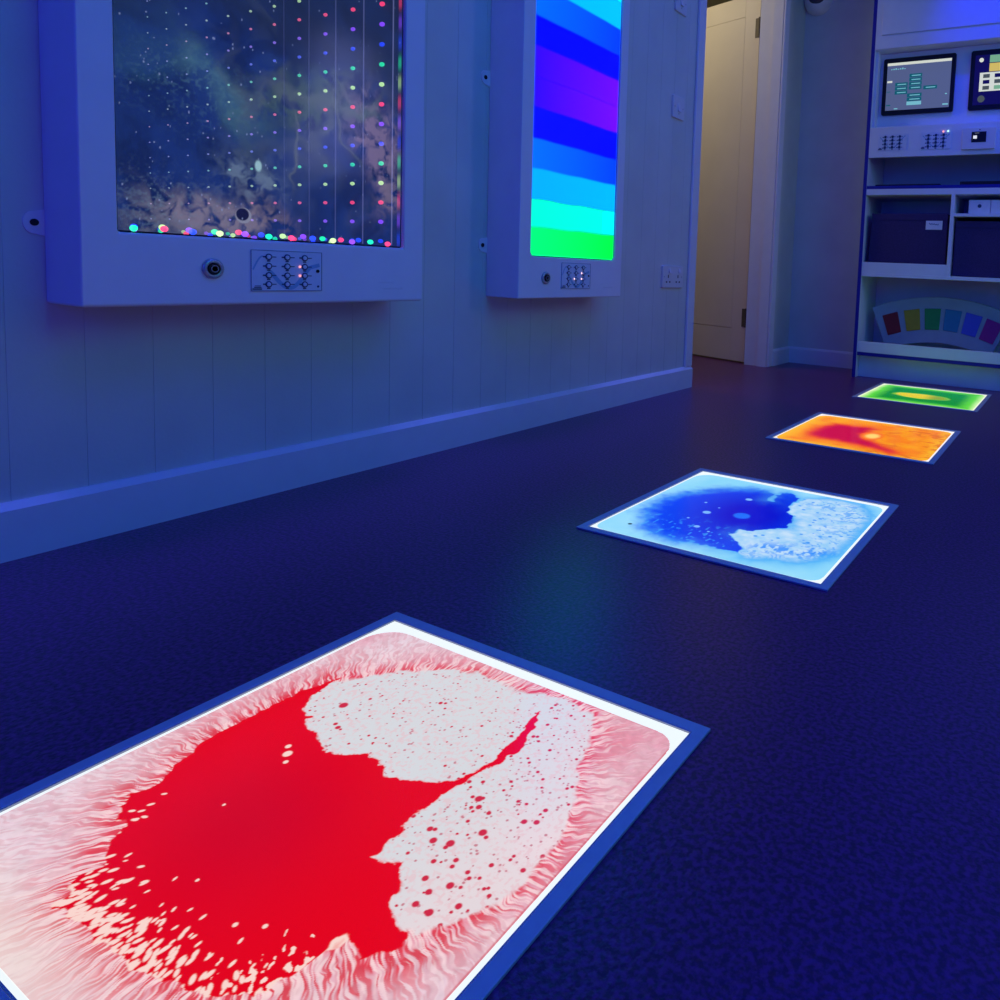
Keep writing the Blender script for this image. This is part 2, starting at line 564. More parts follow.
def red_liquid(a, b):
    u, v = 0.042 + a * 0.913, 0.042 + b * 0.896          # tile coordinates
    n1 = fbm(u * 42, v * 42, 3, 4) - 0.5
    n2 = fbm(u * 42, v * 42, 9, 4) - 0.5
    uw, vw = u + n1 * 0.026, v + n2 * 0.026
    sr = sdist(uw, vw, RED)
    sw = sdist(uw, vw, WTOP)
    red = sstep(-0.0015, 0.0015, sr)
    white = sstep(-0.006, 0.006, sw) * (1 - red)
    # outer ring: streaks that run outwards, fading into a pale film
    t = np.maximum(0, -np.maximum(sr, sw))
    tr = np.maximum(0, -sr)
    th = np.arctan2(v - 0.47, u - 0.48)
    rr = np.hypot(u - 0.48, v - 0.47)
    wob = (fbm(u * 40, v * 40, 21, 2) - 0.5) * 0.045
    st = 0.55 * vnoise((th + wob) * 95, rr * 26, 31) + 0.45 * vnoise((th + wob) * 190, rr * 48, 32)
    st2 = vnoise((th + wob) * 260, rr * 70, 33)
    film = fbm(u * 7, v * 7, 41, 4)
    grain = fbm(u * 110, v * 110, 43, 3)
    topleft = np.clip(sstep(0.25, 0.75, v) + 0.2, 0, 1)
    pale = mix(np.broadcast_to(C3(230, 212, 222), u.shape + (3,)), np.broadcast_to(C3(226, 158, 178), u.shape + (3,)),
               np.clip((film - 0.35) * 2.2, 0, 1) * topleft)
    pinkish = np.exp(-t / 0.05)
    ring = mix(pale, np.broadcast_to(C3(236, 118, 138), u.shape + (3,)), np.clip(pinkish * 0.75, 0, 1))
    hard = np.exp(-tr / 0.05) + 0.75 * np.exp(-t / 0.045) * sstep(0.62, 0.8, np.maximum(u, v))
    streak = sstep(0.44, 0.60, st) * np.clip(hard * 1.3, 0, 1)
    ring = mix(ring, np.broadcast_to(C3(220, 20, 46), u.shape + (3,)), streak * 0.85)
    gaps = sstep(0.52, 0.36, st * 0.7 + st2 * 0.3) * np.exp(-t / 0.08)
    ring = mix(ring, np.broadcast_to(C3(250, 222, 220), u.shape + (3,)), gaps * 0.85)
    fleck = sstep(0.50, 0.66, vnoise((th + wob) * 120, rr * 60, 34)) * sstep(0.0, 0.05, t)
    ring = mix(ring, np.broadcast_to(C3(214, 150, 164), u.shape + (3,)), fleck * 0.40)
    ring = ring * (0.90 + 0.20 * grain[..., None])
    # near edge: creamier, fewer dyes
    cream = sstep(0.16, 0.04, v) * sstep(0.75, 0.35, u)
    ring = mix(ring, np.broadcast_to(C3(240, 226, 216), u.shape + (3,)), cream * 0.62)
    # dye body
    deep = np.exp(-(((u - 0.42) / 0.20) ** 2 + ((v - 0.36) / 0.17) ** 2))
    body = mix(np.broadcast_to(C3(228, 2, 22), u.shape + (3,)), np.broadcast_to(C3(204, 0, 36), u.shape + (3,)), deep * 0.9)
    rg = random.Random(5)
    hole = dashes(u, v, red_flecks())
    bl = vnoise((th + wob) * 75, rr * 80, 51) * 0.5 + vnoise(u * 150, v * 150, 52) * 0.5
    lowright = sstep(0.58, 0.76, u) * sstep(0.33, 0.22, v)
    thr = 1.02 - 0.50 * lowright
    hole = np.maximum(hole, sstep(thr, thr + 0.04, bl))
    fing = sdist(uw, vw, [(0.775, 0.19), (0.770, 0.243), (0.750, 0.272), (0.742, 0.296), (0.752, 0.306), (0.778, 0.292),
                          (0.808, 0.271), (0.805, 0.235), (0.83, 0.19)])
    hole = np.maximum(hole, sstep(-0.002, 0.002, fing) * (1 - 0.35 * sstep(0.004, 0.010, fing)))
    hole = np.maximum(hole, dots(u, v, [(0.305, 0.498, 0.009), (0.285, 0.512, 0.006), (0.325, 0.482, 0.005), (0.34, 0.36, 0.003),
                                        (0.47, 0.25, 0.003), (0.60, 0.235, 0.004), (0.64, 0.255, 0.004)]))
    body = mix(body, np.broadcast_to(C3(250, 214, 204), u.shape + (3,)), hole)
    # clear bubble field
    wl = mix(np.broadcast_to(C3(214, 216, 220), u.shape + (3,)), np.broadcast_to(C3(236, 214, 216), u.shape + (3,)),
             np.clip(sstep(0.64, 0.95, u) * 0.9 * (film + 0.2) * 1.2, 0, 1))
    wl = mix(wl, np.broadcast_to(C3(232, 188, 194), u.shape + (3,)), sstep(0.52, 0.70, fbm(u * 170, v * 170, 61, 3)) * 0.55)
    small, grey, big = [], [], []
    for _ in range(1500):
        x, y = rg.uniform(0.16, 0.93), rg.uniform(0.33, 0.93)
        lower = x > 0.64
        if not lower and rg.random() < 0.45:
            continue
        if rg.random() < 0.80:
            grey.append((x, y, rg.uniform(0.0014, 0.0030)))
        else:
            small.append((x, y, rg.uniform(0.0018, 0.0040) * (1.2 if lower else 0.9)))
    for x, y, r in [(0.256, 0.655, 0.010), (0.315, 0.60, 0.006), (0.30, 0.605, 0.005), (0.285, 0.70, 0.004), (0.43, 0.77, 0.005),
                    (0.44, 0.775, 0.004), (0.72, 0.60, 0.008), (0.735, 0.585, 0.006), (0.70, 0.505, 0.006), (0.725, 0.49, 0.007),
                    (0.785, 0.545, 0.008), (0.755, 0.50, 0.008), (0.82, 0.44, 0.007), (0.80, 0.415, 0.006), (0.775, 0.43, 0.006),
                    (0.83, 0.60, 0.006), (0.85, 0.61, 0.006), (0.845, 0.64, 0.005), (0.86, 0.42, 0.006), (0.83, 0.39, 0.007),
                    (0.80, 0.39, 0.006), (0.86, 0.72, 0.006), (0.90, 0.52, 0.005), (0.76, 0.46, 0.005), (0.79, 0.48, 0.005)]:
        big.append((x, y, r))
    wl = mix(wl, np.broadcast_to(C3(196, 108, 122), u.shape + (3,)), dots(u, v, grey) * 0.85)
    wl = mix(wl, np.broadcast_to(C3(206, 40, 66), u.shape + (3,)), np.maximum(dots(u, v, small), dots(u, v, big)))
    col = ring * (1 - white - red)[..., None] + wl * white[..., None] + body * red[..., None]
    # a line of dye caught along the right and far seam of the pouch
    seam = np.exp(-((u - 0.953) / 0.0018) ** 2) * sstep(0.0, 0.1, v) * 0.75 + np.exp(-((v - 0.936) / 0.0014) ** 2) * sstep(0.5, 0.6, u) * 0.25
    seam = np.maximum(seam, np.exp(-((u - 0.045 - 0.25 * np.abs(v - 0.09)) / 0.004) ** 2) * 0)
    col = mix(col, np.broadcast_to(C3(206, 70, 88), u.shape + (3,)), np.clip(seam, 0, 1))
    return col


BLUE = [(0.106, 0.329), (0.095, 0.493), (0.135, 0.614), (0.217, 0.737), (0.341, 0.825), (0.428, 0.853), (0.476, 0.823),
        (0.473, 0.727), (0.523, 0.732), (0.594, 0.723), (0.607, 0.647), (0.665, 0.58), (0.679, 0.465), (0.638, 0.414),
        (0.587, 0.356), (0.531, 0.341), (0.518, 0.273), (0.568, 0.231), (0.622, 0.163), (0.631, 0.129), (0.551, 0.116),
        (0.461, 0.118), (0.377, 0.104), (0.293, 0.113), (0.203, 0.166)]
BLOB = [(0.523, 0.722), (0.488, 0.832), (0.528, 0.892), (0.591, 0.841), (0.594, 0.713)]
CLEAR = [(0.518, 0.285), (0.545, 0.345), (0.60, 0.36), (0.645, 0.414), (0.685, 0.465), (0.668, 0.58), (0.612, 0.647),
         (0.60, 0.72), (0.62, 0.85), (0.70, 0.93), (0.86, 0.93), (0.94, 0.80), (0.95, 0.5), (0.94, 0.30), (0.86, 0.17),
         (0.74, 0.12), (0.66, 0.09), (0.60, 0.20), (0.56, 0.24)]


def blue_liquid(a, b):
    u, v = 0.042 + a * 0.913, 0.042 + b * 0.896
    F = lambda r, g, b_: np.broadcast_to(C3(r, g, b_), u.shape + (3,))
    n1 = fbm(u * 30, v * 30, 103, 4) - 0.5
    n2 = fbm(u * 30, v * 30, 109, 4) - 0.5
    uw, vw = u + n1 * 0.035, v + n2 * 0.035
    sb = np.maximum(sdist(uw, vw, BLUE), sdist(uw, vw, BLOB))
    scl = sdist(uw, vw, CLEAR)
    film = fbm(u * 6, v * 6, 141, 4)
    leftish = sstep(0.62, 0.35, u)
    soft = sstep(-0.085, 0.075, sb + n1 * 0.05)
    hard = sstep(-0.004, 0.004, sb)
    dye = soft * leftish + hard * (1 - leftish)
    ring = mix(F(130, 212, 248), F(165, 226, 250), np.clip(film * 1.4 - 0.2, 0, 1))
    t = np.maximum(0, -np.maximum(sb, scl))
    ring = mix(ring, F(30, 160, 245), np.exp(-t / 0.03) * 0.75)
    clear = mix(F(150, 205, 245), F(196, 224, 248), np.clip(fbm(u * 40, v * 40, 151, 3) * 1.6 - 0.3, 0, 1))
    th = np.arctan2(v - 0.47, u - 0.48)
    rr = np.hypot(u - 0.48, v - 0.47)
    bl = vnoise((th + n1 * .2) * 46, rr * 22, 161)
    clear = mix(clear, F(20, 145, 245), sstep(0.62, 0.74, bl) * sstep(0.24, 0.44, rr) * 0.6)
    low = sstep(0.40, 0.56, 0.6 * vnoise(u * 75, v * 40, 162) + 0.4 * vnoise(u * 150, v * 90, 163)) * np.exp(-((v - 0.23 - 0.25 * (u - 0.7)) / 0.055) ** 2) * sstep(0.60, 0.68, u)
    clear = mix(clear, F(0, 135, 250), np.clip(low, 0, 1) * 0.85)
    rg = random.Random(11)
    clear = mix(clear, F(0, 140, 245), dots(u, v, [(rg.uniform(0.6, 0.92), rg.uniform(0.3, 0.85), rg.uniform(0.003, 0.009)) for _ in range(70)]) * 0.8)
    deep = np.exp(-(((u - 0.50) / 0.24) ** 2 + ((v - 0.52) / 0.30) ** 2))
    core = mix(F(0, 70, 245), F(0, 6, 205), np.clip(deep * 1.15, 0, 1))
    core = mix(core, F(60, 170, 250), sstep(0.72, 0.84, vnoise(u * 90, v * 60, 171)) * sstep(0.40, 0.22, v) * 0.55)
    core = mix(core, F(120, 180, 255), dots(u, v, [(0.332, 0.441, 0.018), (0.409, 0.695, 0.016), (0.376, 0.274, 0.013), (0.27, 0.55, 0.007),
                                                  (0.30, 0.34, 0.006), (0.44, 0.25, 0.006), (0.35, 0.52, 0.005)]))
    core = mix(core, F(20, 110, 250), dots(u, v, [(0.472, 0.485, 0.036)]))
    w = sstep(-0.01, 0.05 * sstep(0.62, 0.72, u) + 0.008, scl) * (1 - hard)
    col = ring * (1 - w)[..., None] + clear * w[..., None]
    col = mix(col, core, dye * (1 - w * (1 - hard)))
    return mix(col, F(20, 60, 90), dots(u, v, [(0.145, 0.151, 0.009)]))


ORANGE = [(0.142, 0.461), (0.2, 0.703), (0.447, 0.752), (0.524, 0.717), (0.495, 0.512), (0.568, 0.358), (0.666, 0.275),
          (0.779, 0.175), (0.743, 0.079), (0.607, 0.154), (0.481, 0.171), (0.363, 0.199), (0.265, 0.204), (0.165, 0.253)]


def orange_liquid(a, b):
    u, v = 0.042 + a * 0.913, 0.042 + b * 0.896
    F = lambda r, g, b_: np.broadcast_to(C3(r, g, b_), u.shape + (3,))
    n1 = fbm(u * 14, v * 14, 203, 4) - 0.5
    n2 = fbm(u * 14, v * 14, 209, 4) - 0.5
    s = sdist(u + n1 * 0.05, v + n2 * 0.05, ORANGE)
    film = fbm(u * 9, v * 9, 241, 4)
    base = mix(F(255, 165, 0), F(250, 120, 0), np.clip(film * 2 - 0.6, 0, 1))
    edge = np.minimum(np.minimum(u, 1 - u), np.minimum(v, 1 - v))
    base = mix(base, F(250, 190, 30), sstep(0.13, 0.05, edge) * 0.8)
    base = mix(base, F(222, 90, 0), sstep(0.60, 0.68, fbm(u * 18, v * 30, 251, 3)) * sstep(0.5, 0.65, u) * 0.7)
    base = mix(base, F(225, 120, 10), sstep(0.035, 0.0, np.abs(fbm(u * 6, v * 6, 261, 3) - 0.5)) * sstep(0.45, 0.6, u) * 0.6)
    core = mix(F(235, 60, 25), F(200, 0, 62), sstep(0.0, 0.09, s))
    col = mix(base, core, sstep(-0.06, 0.05, s))
    blob = np.hypot((u - 0.535) / 0.06, (v - 0.483) / 0.10)
    col = mix(col, F(255, 120, 20), 1 - sstep(0.9, 1.5, blob))
    return mix(col, F(255, 214, 110), 1 - sstep(0.4, 1.0, blob))


def green_liquid(a, b):
    u, v = 0.042 + a * 0.913, 0.042 + b * 0.896
    F = lambda r, g, b_: np.broadcast_to(C3(r, g, b_), u.shape + (3,))
    n1 = fbm(u * 10, v * 10, 303, 3) - 0.5
    edge = np.minimum(np.minimum(u, 1 - u), np.minimum(v, 1 - v)) + n1 * 0.03
    col = mix(F(226, 255, 180), F(90, 215, 40), sstep(0.02, 0.11, edge))
    col = mix(col, F(0, 140, 22), sstep(0.09, 0.22, edge))
    e = np.hypot((u - 0.475) / 0.235, (v - 0.46) / 0.135) + n1 * 0.25
    inner = mix(F(228, 205, 10), F(140, 165, 20), sstep(0.48, 0.62, u))
    col = mix(col, F(120, 190, 40), 1 - sstep(1.0, 1.12, e))
    return mix(col, inner, 1 - sstep(0.85, 0.98, e))


def pouch_mask(u, v):
    r = np.where((u < 0.5) & (v > 0.5), 0.09, 0.055)
    x = np.maximum(np.abs(u - 0.5) - (0.5 - r), 0)
    y = np.maximum(np.abs(v - 0.5) - (0.5 - r), 0)
    return np.hypot(x, y) <= r


M_liq = attr_mat('lit_liquid', 1.0, 0.03, 0.18, 0.25)
TILES = [
    (0.169, 620, red_liquid, 'large foreground floor tile with red dye and white bubbles in silver frame', (0.93, 1.0, 0.94)),
    (1.0708, 400, blue_liquid, 'lit floor tile with deep blue dye swirling in pale cyan liquid', (0.93, 1.0, 1.0)),
    (1.9849, 280, orange_liquid, 'lit floor tile of orange liquid with a magenta red patch', (1.0, 0.97, 0.93)),
    (2.9063, 220, green_liquid, 'furthest lit floor tile, green with a yellow centre, before the shelves', (0.97, 1.0, 0.80)),
]
TX = 0.6505
for k, (ty, n, fn, lab, bcol) in enumerate(TILES):
    root = thing('liquid_floor_tile', lab, 'floor tile', (TX + 0.25, ty + 0.25, 0), 'liquid floor tiles')
    x0, x1, y0, y1 = TX, TX + 0.5, ty, ty + 0.5
    fw = 0.0150
    f = MB()
    ring_slab(f, 'z', 0.0, 0.0034, x0, x1, y0, y1, x0 + fw, x1 - fw, y0 + fw, y1 - fw)
    f.build('frame', M_frame, root, bevel=0.0008)
    # grey inner lip of the frame
    l = MB()
    ring_slab(l, 'z', 0.0002, 0.0028, x0 + fw, x1 - fw, y0 + fw, y1 - fw, x0 + fw + 0.0016, x1 - fw - 0.0016, y0 + fw + 0.0016, y1 - fw - 0.0016)
    l.build('inner_lip', M_lip, root)
    bm_ = emis('edge_light_%d' % k, bcol, 0.93, 0.3)
    e = MB()
    e.box(x0 + fw + 0.0016, x1 - fw - 0.0016, y0 + fw + 0.0016, y1 - fw - 0.0016, 0.0002, LIQ_Z - 0.0003)
    e.build('light_border', bm_, root)
    o = grid_mesh('liquid', (x0 + 0.021, y0 + 0.021, LIQ_Z), (0.4565, 0, 0), (0, 0.448, 0), n, n, fn, M_liq, root, pouch_mask)

# ------------------------------------------------------------------ wall light panels (shared pieces)
PX = 0.1184          # how far the casings stand off the wall


def casing(mb, y0, y1, z0, z1, hy0, hy1, hz0, hz1):
    ring_slab(mb, 'x', 0.0, PX, y0, y1, z0, z1, hy0, hy1, hz0, hz1)
    return mb


def lug(y, z, root, side=-1):
    """small fixing tab with a screw hole, flat on the wall"""
    pts = [(y + 0.016, z - 0.022), (y + 0.016, z + 0.022)]
    for k in range(9):
        a = PI / 2 + PI * k / 8
        pts.append((y - 0.004 + 0.014 * math.cos(a) * 0.9, z + 0.016 * math.sin(a) * 1.1))
    p = MB().prism(pts, 'x', 0.0, 0.003).build('fixing_tab', M_plastic, root)
    sub(MB().cyl((0.0035, y - 0.003, z), (1, 0, 0), 0.0055, 0.002, 16).build('screw', M_black), p)


def jack(y, z, root):
    m = MB()
    m.lathe((PX, y, z), (1, 0, 0), [(0.0175, -0.001), (0.0175, 0.003), (0.0150, 0.0055), (0.0115, 0.0055), (0.010, 0.004), (0.010, 0.001)], 32)
    j = m.build('jack_socket', M_ring, root, smooth=True)
    s = MB().lathe((PX, y, z), (1, 0, 0), [(0.0098, 0.0), (0.0098, 0.0072), (0.005, 0.0074), (0.0045, 0.003), (0.0, 0.003)], 20)
    sub(s.build('jack_hole', M_black), j)
    sub(MB().lathe((PX, y, z), (1, 0, 0), [(0.0062, 0.0070), (0.0062, 0.0082), (0.0050, 0.0082), (0.0050, 0.0070)], 20).build('contact_ring', M_ring), j)


M_ledr = emis('indicator_red', (1.0, 0.30, 0.36), 1.6)
M_ledw = emis('indicator_white', (1.0, 0.62, 0.75), 2.0)


def keypad_x(root, x, yl, yr, zb, zt, bys, bzs, lit, lit_mat, name='keypad'):
    k = MB().prism(rounded(yl, yr, zb, zt, 0.004), 'x', x, x + 0.0018).build(name, M_keypad, root)
    # dark outline of the plate
    o = MB()
    w = 0.0013
    ring_slab(o, 'x', x + 0.0017, x + 0.0023, yl + 0.0005, yr - 0.0005, zb + 0.0005, zt - 0.0005, yl + w, yr - w, zb + w, zt - w)
    sub(o.build('printed_outline', M_print), k)
    sw = MB()
    h, wd = zt - zb, yr - yl
    pts = []
    for i in range(25):
        s = i / 24
        yy = yl + wd * (0.24 + 0.72 * s)
        zz = zb + h * (0.50 - 0.42 * math.sin(PI * min(1, s * 1.25)) ** 1.2 + 0.35 * max(0, s - 0.45) ** 1.2)
        pts.append((yy, zz))
    sw.ribbon(pts, 0.0075, x + 0.0016, 0.0005)
    pts2 = [(yl + wd * (0.03 + 0.13 * i / 8), zb + h * (0.52 + 0.33 * math.sin(PI / 2 * i / 8))) for i in range(9)]
    sw.ribbon(pts2, 0.0030, x + 0.0016, 0.0005)
    sub(sw.build('printed_swoosh', M_swoosh), k)
    ln = MB()
    for zz in bzs:
        for i, yy in enumerate(bys):
            ln.box(x + 0.0016, x + 0.0025, yy + 0.0062, yy + 0.0062 + 0.008, zz - 0.0008, zz + 0.0008)
            ln.box(x + 0.0016, x + 0.0025, yy - 0.0105, yy - 0.0062, zz - 0.0013, zz + 0.0013)
            ln.box(x + 0.0016, x + 0.0025, yy - 0.0030, yy + 0.0030, zz - 0.0088, zz - 0.0066)
    ln.box(x + 0.0016, x + 0.0024, yl + 0.003, yl + 0.020, zb + 0.0030, zb + 0.0052)
    ln.box(x + 0.0016, x + 0.0024, yl + 0.006, yl + 0.019, zb + 0.0064, zb + 0.0080)
    ln.box(x + 0.0016, x + 0.0024, yl + 0.007, yl + 0.018, zb + 0.0094, zb + 0.0106)
    sub(ln.build('printed_marks', M_print), k)
    for zz in bzs:
        for yy in bys:
            b = MB().lathe((x + 0.0016, yy, zz), (1, 0, 0), [(0.0060, 0), (0.0060, 0.0016), (0.0046, 0.0020), (0.0042, 0.0010), (0.0, 0.0010)], 18)
            sub(b.build('button_ring', M_print), k)
            sub(MB().lathe((x + 0.0016, yy, zz), (1, 0, 0), [(0.0040, 0.0008), (0.0038, 0.0022), (0.0, 0.0026)], 16).build('button', M_keypad), k)
    sub(MB().cyl((x + 0.0022, yr - 0.0095, (zb + zt) / 2 + 0.001), (1, 0, 0), 0.0033, 0.002, 14).build('infrared_window', M_black), k)
    sub(MB().cyl((x + 0.0022, yr - 0.0085, zb + 0.009), (1, 0, 0), 0.0022, 0.001, 12).build('printed_mark', M_print), k)
    for (yy, zz) in lit:
        sub(MB().sphere((x + 0.0026, yy, zz), 0.0022).build('indicator_light', lit_mat), k)
    return k


def rounded(a0, a1, b0, b1, r, n=5):
    pts = []
    for (cx, cy, s) in ((a1 - r, b1 - r, 0), (a0 + r, b1 - r, 1), (a0 + r, b0 + r, 2), (a1 - r, b0 + r, 3)):
        for i in range(n + 1):
            t = PI / 2 * (s + i / n)
            pts.append((cx + r * math.cos(t), cy + r * math.sin(t)))
    return pts


def embossed(root, y, z, x=PX):
    """faint raised script, two rows of loops"""
    m = MB()
    rg = random.Random(3)
    for row, (n, yy, zz) in enumerate(((7, y, z), (11, y + 0.012, z - 0.013))):
        pts = [(yy + 0.006 * i / 3 * (1 if row == 0 else .8), zz + 0.0028 * math.sin(i * 1.9 + row) * rg.uniform(0.4, 1)) for i in range(n * 3)]
        m.ribbon(pts, 0.0012, x - 0.0002, 0.0007)
    m.build('embossed_script', M_plastic, root)


# ------------------------------------------------------------------ infinity mirror panel
root = thing('infinity_mirror_panel', 'large white wall box with starry mirror window of coloured lights', 'light panel', (0, (P1['y0'] + P1['y1']) / 2, P1['z0']))
m = MB()
casing(m, P1['y0'], P1['y1'], P1['z0'], P1['z1'], P1['hy0'], P1['hy1'], P1['hz0'], P1['hz1'])
m.build('casing', M_plastic, root, bevel=0.005)

# added dark box behind the window, its depth standing in for the mirror tunnel
TD = -1.12
tb = MB()
y0, y1, z0, z1 = P1['hy0'], P1['hy1'], P1['hz0'], P1['hz1']
eps = 0.0004
tb.box(TD - 0.004, TD, y0 - 0.004, y1 + 0.004, z0 - 0.004, z1 + 0.004)
tb.box(TD, -0.1205, y1, y1 + 0.003, z0, z1)
tb.box(TD, -0.1205, y0 - 0.003, y0, z0, z1)
tb.box(TD, -0.1205, y0, y1, z0 - 0.003, z0)
tb.box(TD, -0.1205, y0, y1, z1, z1 + 0.003)
tb.box(-0.1205, 0.1085, y1 - 0.0024, y1 - eps, z0 + eps, z1 - eps)
tb.box(-0.1205, 0.1085, y0 + eps, y0 + 0.0024, z0 + eps, z1 - eps)
tb.box(-0.1205, 0.1085, y0 + 0.0024, y1 - 0.0024, z0 + eps, z0 + 0.0024)
tb.box(-0.1205, 0.1085, y0 + 0.0024, y1 - 0.0024, z1 - 0.0024, z1 - eps)
tb.build('mirror_box', M_void, root)


def galaxy(a, b):
    y = 0.578 + a * 0.533
    z = 0.521 + b * 0.959
    F = lambda r, g, b_: np.broadcast_to(C3(r, g, b_), y.shape + (3,))
    wx = y + (fbm(y * 9, z * 9, 403, 4) - 0.5) * 0.12
    wz = z + (fbm(y * 9, z * 9, 411, 4) - 0.5) * 0.12
    n = fbm(wx * 22, wz * 22, 421, 5)
    n = np.clip((n - 0.5) * 1.9 + 0.5, 0, 1)
    fx = y + (fbm(y * 40, z * 40, 405, 3) - 0.5) * 0.035
    fz = z + (fbm(y * 40, z * 40, 406, 3) - 0.5) * 0.035
    fine = fbm(fx * 70, fz * 70, 431, 5)
    fine = np.clip((fine - 0.5) * 2.2 + 0.52, 0, 1)
    ridg = 1 - np.abs(fbm(wx * 11, wz * 8, 441, 4) - 0.5) * 9
    ridg = np.clip(ridg, 0, 1)

    def bump(cy, cz, sy, sz, rot=0.0):
        dy, dz = wx - cy, wz - cz
        c, s = math.cos(rot), math.sin(rot)
        return np.exp(-(((dy * c + dz * s) / sy) ** 2 + ((-dy * s + dz * c) / sz) ** 2))

    col = mix(F(30, 54, 116), F(24, 42, 92), np.clip(n * 1.6 - 0.3, 0, 1))
    col = mix(col, F(36, 46, 62), sstep(0.86, 0.93, z + 0.25 * (y - 0.85) * (y > 0.85) - 0.02 * np.sin(y * 20)) * 0.55)
    col = mix(col, F(44, 84, 118), np.clip(bump(0.63, 0.806, 0.10, 0.030) * (0.4 + n), 0, 1) * 0.55)
    col = mix(col, F(78, 122, 140), np.clip(bump(0.735, 0.795, 0.085, 0.028, -0.6) * (0.25 + 1.3 * n) * 1.1, 0, 1) * 0.75)
    col = mix(col, F(70, 110, 128), np.clip(bump(0.79, 0.755, 0.05, 0.030, -0.8) * (0.2 + 1.4 * n), 0, 1) * 0.8)
    col = mix(col, F(68, 92, 96), np.clip(bump(0.90, 0.815, 0.10, 0.06, 0.5) * (fine * 1.6 - 0.1), 0, 1) * 0.8)
    col = mix(col, F(92, 104, 112), ridg * np.clip(bump(0.90, 0.80, 0.15, 0.13) * 0.7, 0, 1) * 0.9)
    col = mix(col, F(126, 110, 140), np.clip(bump(1.055, 0.73, 0.05, 0.10, 0.35) * (fine * 2.0 - 0.15), 0, 1) * 0.9)
    col = mix(col, F(120, 108, 128), np.clip(bump(1.095, 0.655, 0.03, 0.06) * (fine * 1.8 - 0.1), 0, 1) * 0.75)
    col = mix(col, F(84, 106, 112), ridg * np.clip(bump(1.02, 0.78, 0.05, 0.12, 0.25), 0, 1) * 0.8)
    col = mix(col, F(92, 96, 118), np.clip(bump(0.67, 0.562, 0.11, 0.036) * (fine * 2.3 - 0.45), 0, 1) * 1.0)
    col = mix(col, F(132, 122, 140), np.clip(bump(0.74, 0.568, 0.085, 0.026, -0.1) * (fine * 1.9 - 0.1), 0, 1) * 0.9)
    col = mix(col, F(122, 108, 124), np.clip(bump(0.82, 0.585, 0.05, 0.03, -0.3) * (fine * 1.7 - 0.1), 0, 1) * 0.7)
    col = mix(col, F(108, 128, 150), np.clip(bump(0.79, 0.645, 0.05, 0.03) * (fine * 2.2 - 0.5), 0, 1) * 0.8)
    col = mix(col, F(100, 110, 118), np.exp(-((wx - 0.87 + 0.12 * (wz - 0.7)) / 0.0028) ** 2) * sstep(0.60, 0.66, z) * sstep(0.80, 0.74, z) * 0.6)
    col = mix(col, F(92, 104, 116), np.exp(-((wx - 0.955 - 0.25 * (0.82 - wz)) / 0.005) ** 2) * sstep(0.66, 0.72, z) * sstep(0.86, 0.80, z) * 0.6)
    speck = fbm(y * 230, z * 230, 451, 3)
    col = mix(col, F(104, 128, 150), sstep(0.50, 0.75, speck) * np.clip(bump(0.64, 0.575, 0.10, 0.055), 0, 1) * 0.5)
    col = mix(col, F(84, 124, 140), sstep(0.50, 0.78, speck) * np.clip(bump(0.72, 0.78, 0.10, 0.06), 0, 1) * 0.4)
    # a dark round moonlet low in the picture, lit on its lower rim
    r = np.hypot(y - 0.7711, z - 0.5607)
    col = mix(col, F(140, 142, 160), 1 - sstep(0.0135, 0.015, r))
    r2 = np.hypot(y - 0.7695, z - 0.5628)
    col = mix(col, F(26, 30, 70), 1 - sstep(0.0105, 0.012, r2))
    col = mix(col, F(160, 200, 200), 1 - sstep(0.5, 1.0, np.hypot((y - 0.7983) / 0.008, (z - 0.6543) / 0.013)))
    rg = random.Random(23)
    star_reflections = [(rg.uniform(0, 1), rg.uniform(0, 0.62), rg.uniform(0.0012, 0.0026)) for _ in range(260)]  # star points also stand in for the lights' small secondary reflections
    col = mix(col, F(150, 165, 205), dots(a, b, [(s[0], s[1], s[2]) for s in star_reflections if s[0] < 0.5 or s[2] < 0.0019]) * 0.55)
    return col


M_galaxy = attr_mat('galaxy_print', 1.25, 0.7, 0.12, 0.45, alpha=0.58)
grid_mesh('star_print', (0.1100, y0 + 0.0028, z0 + 0.0028), (0, y1 - y0 - 0.0056, 0), (0, 0, z1 - z0 - 0.0056), 460, 760, galaxy, M_galaxy, root)

# little lights, plus glowing beads standing in for their reflections in two mirrors
LEDC = {0: (0.012, 0.05, 1.0), 1: (0.24, 0.05, 1.0), 2: (1.0, 0.04, 0.13), 3: (0.50, 0.85, 0.28), 4: (0.008, 0.78, 0.34)}
PALE = (0.55, 0.62, 0.95)
PITCH = 0.0977
led_list = []


def led_mat(ci, k):
    kk = min(k, 8)
    key = 'led_%d_%d' % (ci, kk)
    f = min(1.0, kk / 8.0)
    f = f ** 1.6
    c = tuple(LEDC[ci][j] * (1 - 0.7 * f) + PALE[j] * 0.7 * f for j in range(3))
    return emis(key, c, 2.1 * 0.90 ** kk, 0.1)


led_mesh = {}


def led_or_reflection(x, y, z, ci, k, r=0.0052, hot=False):
    m_ = emis('led_row_%d_%d' % (ci, k), LEDC[ci], (4.2, 3.0, 2.0, 1.2)[k], 0.1) if hot else led_mat(ci, k)
    key = (m_.name, r)
    if key not in led_mesh:
        bm = bmesh.new()
        bmesh.ops.create_uvsphere(bm, u_segments=10, v_segments=8, radius=r, matrix=Matrix.Diagonal((1.35, 0.8, 0.85, 1)))
        me = bpy.data.meshes.new('led')
        bm.to_mesh(me)
        bm.free()
        for p in me.polygons:
            p.use_smooth = True
        me.materials.append(m_)
        led_mesh[key] = me
    led_list.append((x, y, z, key))


